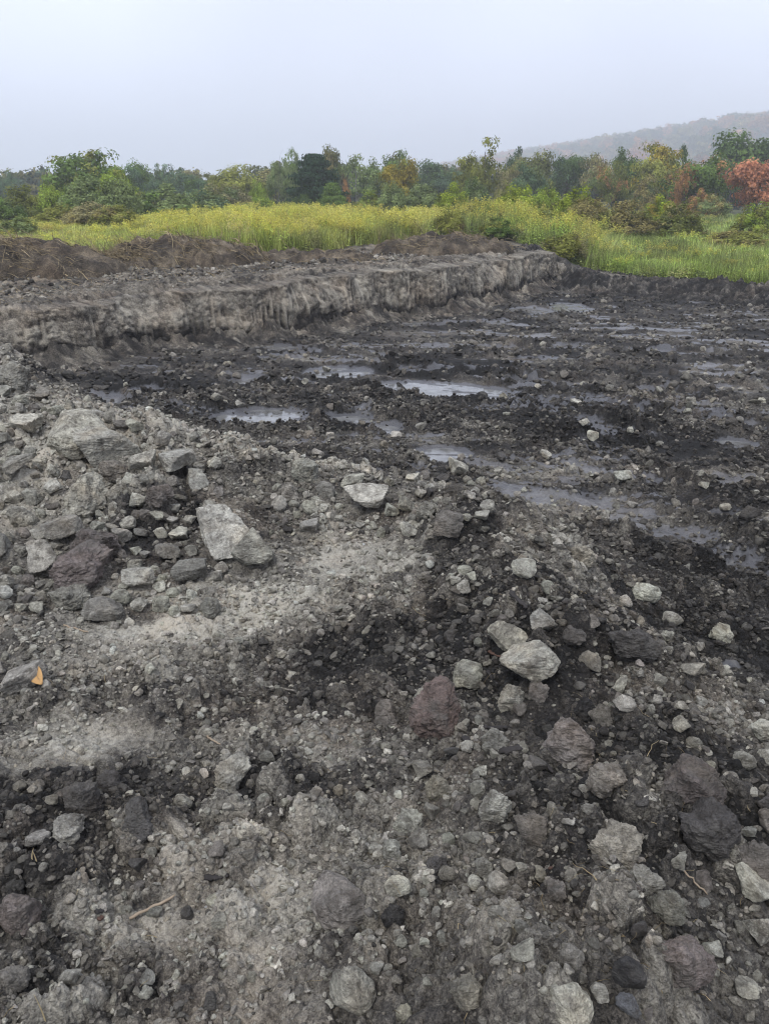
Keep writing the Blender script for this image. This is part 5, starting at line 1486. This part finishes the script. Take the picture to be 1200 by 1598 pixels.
# ------------------------------------------------------------------ the wooded hill that climbs into the mist
HILL = [(1900, 96, 330), (1500, 150, 380), (1350, 172, 430), (1200, 196, 490), (1120, 206, 540), (1050, 214, 600), (960, 228, 700), (880, 242, 820), (800, 256, 950), (700, 270, 1100), (560, 280, 1250), (400, 284, 1350), (200, 284, 1380), (0, 288, 1360), (-300, 289, 1300), (-700, 290, 1200)]
def build_hill():
    cr = []
    for px, py, d in HILL:
        d = min(d * 1.9, 1500 + d * .05); dx, dy, dz = ray(px, py); t = d / dy
        cr.append((dx * t, d, CAM_Z + dz * t - 17))
    cr = np.array(cr)
    L = np.concatenate([[0], np.cumsum(np.hypot(*np.diff(cr[:, :2], axis=0).T))])
    s = np.linspace(0, L[-1], 160)
    C = np.stack([np.interp(s, L, cr[:, i]) for i in range(3)], 1); C = gsmooth(C, 4)
    nrm = np.stack([-np.gradient(C[:, 1]), np.gradient(C[:, 0])], 1); nrm /= np.linalg.norm(nrm, axis=1)[:, None]
    if (nrm * C[:, :2]).sum() > 0: nrm = -nrm                    # towards the viewer
    rows = []
    T = np.concatenate([np.linspace(-1, 0, 8), np.linspace(.08, 1, 14)])
    for t in T:
        o = nrm * (230 if t < 0 else 480) * t
        x, y = C[:, 0] + o[:, 0], C[:, 1] + o[:, 1]
        prof = math.cos(min(1, abs(t)) * math.pi / 2) ** 1.3
        z = -.3 + (C[:, 2]) * prof + 4 * fbm(x * .012, y * .012, 3, seed=901) * prof
        rows.append(np.stack([x, y, z], 1))
    V = np.stack(rows)
    me = mesh_np('hill', V.reshape(-1, 3), grid_faces(len(T), len(s)), {'tone': ('POINT', 'FLOAT', np.full(V.size // 3, .2)), 'wet': ('POINT', 'FLOAT', np.zeros(V.size // 3)), 'veg': ('POINT', 'FLOAT', np.ones(V.size // 3))}, True, SOIL)
    link('hill', me, kind='structure')
    g = np.random.default_rng(903)
    n = 16000
    i = g.uniform(7, len(T) - 1.01, n); j = g.uniform(0, len(s) - 1.01, n)
    i0, j0 = i.astype(int), j.astype(int); fi, fj = (i - i0)[:, None], (j - j0)[:, None]
    P = (V[i0, j0] * (1 - fi) + V[i0 + 1, j0] * fi) * (1 - fj) + (V[i0, j0 + 1] * (1 - fi) + V[i0 + 1, j0 + 1] * fi) * fj
    m = np.abs(P[:, 0]) < P[:, 1] * .75
    P = P[m]; n = len(P)
    kinds = np.array([(.06, .085, .035), (.11, .125, .05), (.19, .175, .07), (.33, .17, .08), (.30, .13, .085), (.27, .22, .09), (.08, .11, .07)])
    k = g.choice(7, n, p=[.24, .2, .14, .14, .09, .09, .10])
    cl = np.clip(fbm(P[:, 0] * .02, P[:, 1] * .02, 3, seed=905) * 2, -1, 1)
    k = np.where((cl > .25) & (g.random(n) < .5), 3, k)
    col = kinds[k] * g.uniform(.75, 1.25, (n, 1))
    h = g.uniform(8, 18, n)
    scl = np.stack([h * g.uniform(.75, 1.05, n)] * 2 + [h], 1)
    rot = np.stack([0 * h, 0 * h, g.uniform(0, 6.28, n)], 1)
    ms = []
    for q in range(5):
        T_, Cn = tree_shape(9500 + q, 'round')
        gg = np.random.default_rng(q); nq = len(Cn[1]); sel = gg.choice(nq, 1500, replace=False)
        Vq = Cn[0].reshape(nq, 4, 3)[sel]; cen = Vq.mean(1, keepdims=True); Vq = cen + (Vq - cen) * 2.2
        ms.append(mesh_np('far_crown', Vq.reshape(-1, 3), np.arange(6000).reshape(-1, 4), {'v': ('POINT', 'FLOAT', np.repeat(Cn[2][::4][sel], 4)), 'fl': ('POINT', 'FLOAT', np.zeros(6000))}, False, PLANT))
    FC = pieces('far_crown', ms)
    m = 520
    x = g.uniform(-110, 110, m); y = g.uniform(96, 150, m); h = g.uniform(3.2, 5.2, m) * (1 + .2 * fbm(x * .05, y * .05, 2, seed=907))
    c = kinds[g.choice([0, 1, 6, 0, 1, 2], m)] * g.uniform(.8, 1.35, (m, 1))
    scatter('far_wood', np.stack([x, y, height(x, y) - .3], 1), np.stack([0 * x, 0 * x, g.uniform(0, 6.28, m)], 1), np.stack([h * .95, h * .95, h], 1), g.integers(0, 5, m), c, FC, 'dim green wood filling the gaps behind the treeline', 'woodland')
    scatter('forest', P, rot, scl, g.integers(0, 5, n), col, FC, 'misty autumn forest covering the far hillside', 'forest')
build_hill()

# ------------------------------------------------------------------ small litter on the near ground
def ridged_strip(length, r0, r1, seed, mat_color, rough=.25, flat=1.0, n=14, k=7):
    g = np.random.default_rng(seed)
    t = np.linspace(0, 1, n)
    c = np.stack([(t - .5) * length, .04 * length * np.sin(t * 3 + seed) + .01 * length * g.normal(size=n), .015 * length * g.normal(size=n)], 1)
    r = (r0 + (r1 - r0) * t) * (1 + rough * g.normal(size=n) * .5); r[0] *= .7; r[-1] *= .5
    a = np.arange(k) * 2 * np.pi / k
    ring = np.stack([0 * a, np.cos(a), flat * np.sin(a)], 1)
    V = c[:, None] + ring[None] * (r[:, None] * (1 + rough * .4 * g.normal(size=(n, k))))[:, :, None]
    V = V.reshape(-1, 3)
    F = grid_faces(n, k, True)
    caps = np.array([[0, 0, 0]])
    V = np.concatenate([V, c[:1], c[-1:]])
    i = np.arange(k); j = (i + 1) % k
    F3 = np.concatenate([np.stack([i, j, np.full(k, n * k)], 1)[:, ::-1], np.stack([(n - 1) * k + i, (n - 1) * k + j, np.full(k, n * k + 1)], 1)])
    return V, [F, F3]
def wood_material(name, c1, c2, rough=.85):
    b = NT(name)
    mp = b.n('ShaderNodeMapping'); b.put(mp.inputs[0], b.coord()); mp.inputs['Scale'].default_value = (12, 160, 160)
    n = b.noise(mp.outputs[0], 1.0, 5, .65)
    n2 = b.noise(b.coord(), 60, 3)
    b.principled(b.mix(b.math('MULTIPLY', b.math('ADD', n, n2), .5), c1, c2), rough, b.bump(n, .004), .2)
    return b.m
WOOD = wood_material('weathered_twig', (.16, .12, .08), (.42, .34, .25))
BARKD = wood_material('dark_bark', (.018, .016, .016), (.06, .055, .052))
BARKR = wood_material('reddish_bark', (.05, .03, .024), (.13, .08, .06))
LITTER = [  # px0, py0, px1, py1, thickness px, material, flat, name, label, category
 (204, 1440, 274, 1405, 5, WOOD, 1.0, 'stick', 'thin pale stick lying on the near soil', 'stick'),
 (320, 1374, 358, 1372, 11, BARKD, .45, 'bark_strip', 'dark grey bark strip beyond the stick', 'bark'),
 (150, 1430, 170, 1427, 10, BARKD, .5, 'bark_strip', 'short dark bark piece beside the stick', 'bark'),
 (158, 1458, 163, 1437, 9, BARKR, .5, 'bark_strip', 'reddish bark flake below the short dark bark piece', 'bark'),
 (762, 1182, 815, 1180, 14, BARKD, .6, 'wood_chunk', 'black rotten wood chunk beside the ragged grey clod', 'wood'),
 (722, 1160, 736, 1185, 14, BARKD, .6, 'wood_chunk', 'black rotten wood piece between the reddish rock and the ragged grey clod', 'wood'),
 (756, 1140, 790, 1138, 8, BARKD, .6, 'wood_chunk', 'thin black wood splinter above the ragged grey clod', 'wood'),
 (795, 940, 822, 958, 9, BARKD, .5, 'wood_chunk', 'black splinter of wood in the dark rubble below the flat crest stone', 'wood'),
 (760, 1052, 778, 1074, 6, BARKD, .6, 'twig', 'dark twig leaning by the pointed pale boulder', 'twig'),
 (762, 1028, 784, 1030, 7, BARKR, .5, 'bark_strip', 'reddish bark sliver tucked behind the pointed pale boulder', 'bark'),
 (845, 1196, 862, 1210, 7, BARKD, .6, 'twig', 'dark twig in front of the broad brown clod', 'twig'),
 (1048, 1362, 1100, 1416, 3, WOOD, 1.0, 'straw_stalk', 'long pale straw stalk lying across the long grey clod', 'straw'),
 (855, 1363, 880, 1353, 6, BARKR, .5, 'bark_strip', 'rusty bark sliver in front of the egg shaped clod', 'bark'),
 (100, 980, 140, 988, 3, WOOD, 1.0, 'straw_stalk', 'pale straw stalk beside the humped grey stone', 'straw'),
 (320, 1150, 345, 1166, 3, WOOD, 1.0, 'straw_stalk', 'pale straw stalk on the trodden pale clay', 'straw'),
]
for k, (x0, y0, x1, y1, th, mat, flat, nm, lab, cat) in enumerate(LITTER):
    X, Y, Z, T = ground_hit([x0, x1], [y0, y1])
    p0, p1 = np.array([X[0], Y[0], Z[0]]), np.array([X[1], Y[1], Z[1]])
    L = float(np.linalg.norm(p1 - p0)); r = th / 2 * T.mean() / FPX
    V, F = ridged_strip(L, r * 1.05, r * .85, 40 + k, None, .3 if mat is not WOOD else .12, flat)
    o = link(nm, mesh_np(nm, V, F, None, True, mat), label=lab, category=cat)
    d = p1 - p0
    o.location = (p0 + p1) / 2 + np.array([0, 0, r * flat * .6 + .004])
    o.rotation_euler = (0, -math.asin(max(-1, min(1, d[2] / L))), math.atan2(d[1], d[0]))

# fallen orange leaf
def leaf():
    b = NT('dry_leaf')
    n = b.noise(b.coord(), 40, 4)
    b.principled(b.mix(b.rng(n, .3, .7, 0, 1), (.40, .22, .08), (.54, .34, .15)), .6, b.bump(n, .002), .3)
    nu, nv = 22, 9
    t = np.linspace(0, 1, nu); w = np.sin(np.pi * t ** .8) ** .75 * .34 + .004
    Vv = []
    for j in range(nv):
        s = (j / (nv - 1) - .5) * 2
        Vv.append(np.stack([t - .5, s * w, .10 * abs(s) * w * 1.5 + .07 * np.sin(t * 4) + .015 * np.sin(s * 5 + t * 9)], 1))
    V = np.stack(Vv, 1).reshape(-1, 3)
    V = V + np.array([0, 0, 0])
    F = grid_faces(nu, nv)
    Vb = V - [0, 0, .012]; m = len(V)
    rim = np.concatenate([np.arange(nv), np.arange(1, nu) * nv + nv - 1, (nu - 1) * nv + np.arange(nv - 2, -1, -1), np.arange(nu - 2, 0, -1) * nv])
    r2 = np.roll(rim, -1)
    F = np.concatenate([F, F[:, ::-1] + m, np.stack([rim, rim + m, r2 + m, r2], 1)])
    X, Y, Z, T = ground_hit([63], [1072])
    s = 34 * T[0] / FPX
    root = link('leaf', mesh_np('leaf', np.concatenate([V, Vb]), F, None, True, b.m), label='single fallen orange leaf on the grey slab', category='leaf')
    root.location = (X[0], Y[0], Z[0] + .045); root.scale = (s * 1.25, s, s); root.rotation_euler = (.75, .1, -.95)
    c = np.stack([np.linspace(-.48, .5, 16), 0 * np.zeros(16), .07 * np.sin(np.linspace(.02, 1, 16) * 4) + .006], 1)
    Vr, Fr = tube(c[:-1], c[1:], np.full(15, .010), np.full(15, .009), 4)
    link('midrib', mesh_np('midrib', Vr, Fr, None, True, WOOD), root)
leaf()

# single blades of grass
def grass_blade(px, py, hpx, lean, lab, seed):
    X, Y, Z, T = ground_hit([px], [py])
    h = hpx * T[0] / FPX * 1.15
    t = np.linspace(0, 1, 9)
    w = .0022 * (1 - .85 * t ** 1.5)
    c = np.stack([lean * h * t ** 1.7, 0 * t, h * t], 1)
    V = np.concatenate([c + np.stack([-w, 0 * w, 0 * w], 1), c + np.stack([0 * w, -.0008 + 0 * w, 0 * w], 1), c + np.stack([w, 0 * w, 0 * w], 1), c + np.stack([0 * w, .0008 + 0 * w, 0 * w], 1)])
    n = len(t); i = np.arange(n - 1)
    F = np.concatenate([np.stack([i + a * n, i + b * n, i + 1 + b * n, i + 1 + a * n], 1) for a, b in ((0, 1), (1, 2), (2, 3), (3, 0))])
    o = link('grass_blade', mesh_np('grass_blade', V, F, {'v': ('POINT', 'FLOAT', np.full(len(V), .95))}, True, STRAW), label=lab, category='grass blade')
    o.location = (X[0], Y[0], Z[0] - .003)
grass_blade(72, 1596, 54, -.12, 'single pale grass blade standing by the grey broken stone at the lower edge', 1)
grass_blade(52, 1346, 22, .25, 'short green yellow grass blade on the dark clods', 2)
grass_blade(58, 1346, 20, -.1, 'second short grass blade close beside the first on the dark clods', 3)

# ------------------------------------------------------------------ morning haze
def build_haze():
    b = NT('haze')
    v = b.n('ShaderNodeVolumePrincipled')
    v.inputs['Color'].default_value = (.91, .945, 1.0, 1)
    v.inputs['Density'].default_value = HAZE
    v.inputs['Anisotropy'].default_value = .2
    b.t.links.new(v.outputs[0], b.out.inputs['Volume'])
    x, y0, y1, z0, z1 = 2300, -2300, 2300, -2.0, 125
    V = np.array([(sx * x, yy, zz) for zz in (z0, z1) for sx, yy in ((-1, y0), (1, y0), (1, y1), (-1, y1))], float)
    F = np.array([(3, 2, 1, 0), (4, 5, 6, 7), (0, 1, 5, 4), (1, 2, 6, 5), (2, 3, 7, 6), (3, 0, 4, 7)])
    link('haze', mesh_np('haze', V, F, None, False, b.m), kind='stuff', label='thin grey morning mist over the fields', category='haze')
HAZE = 0.0015
build_haze()
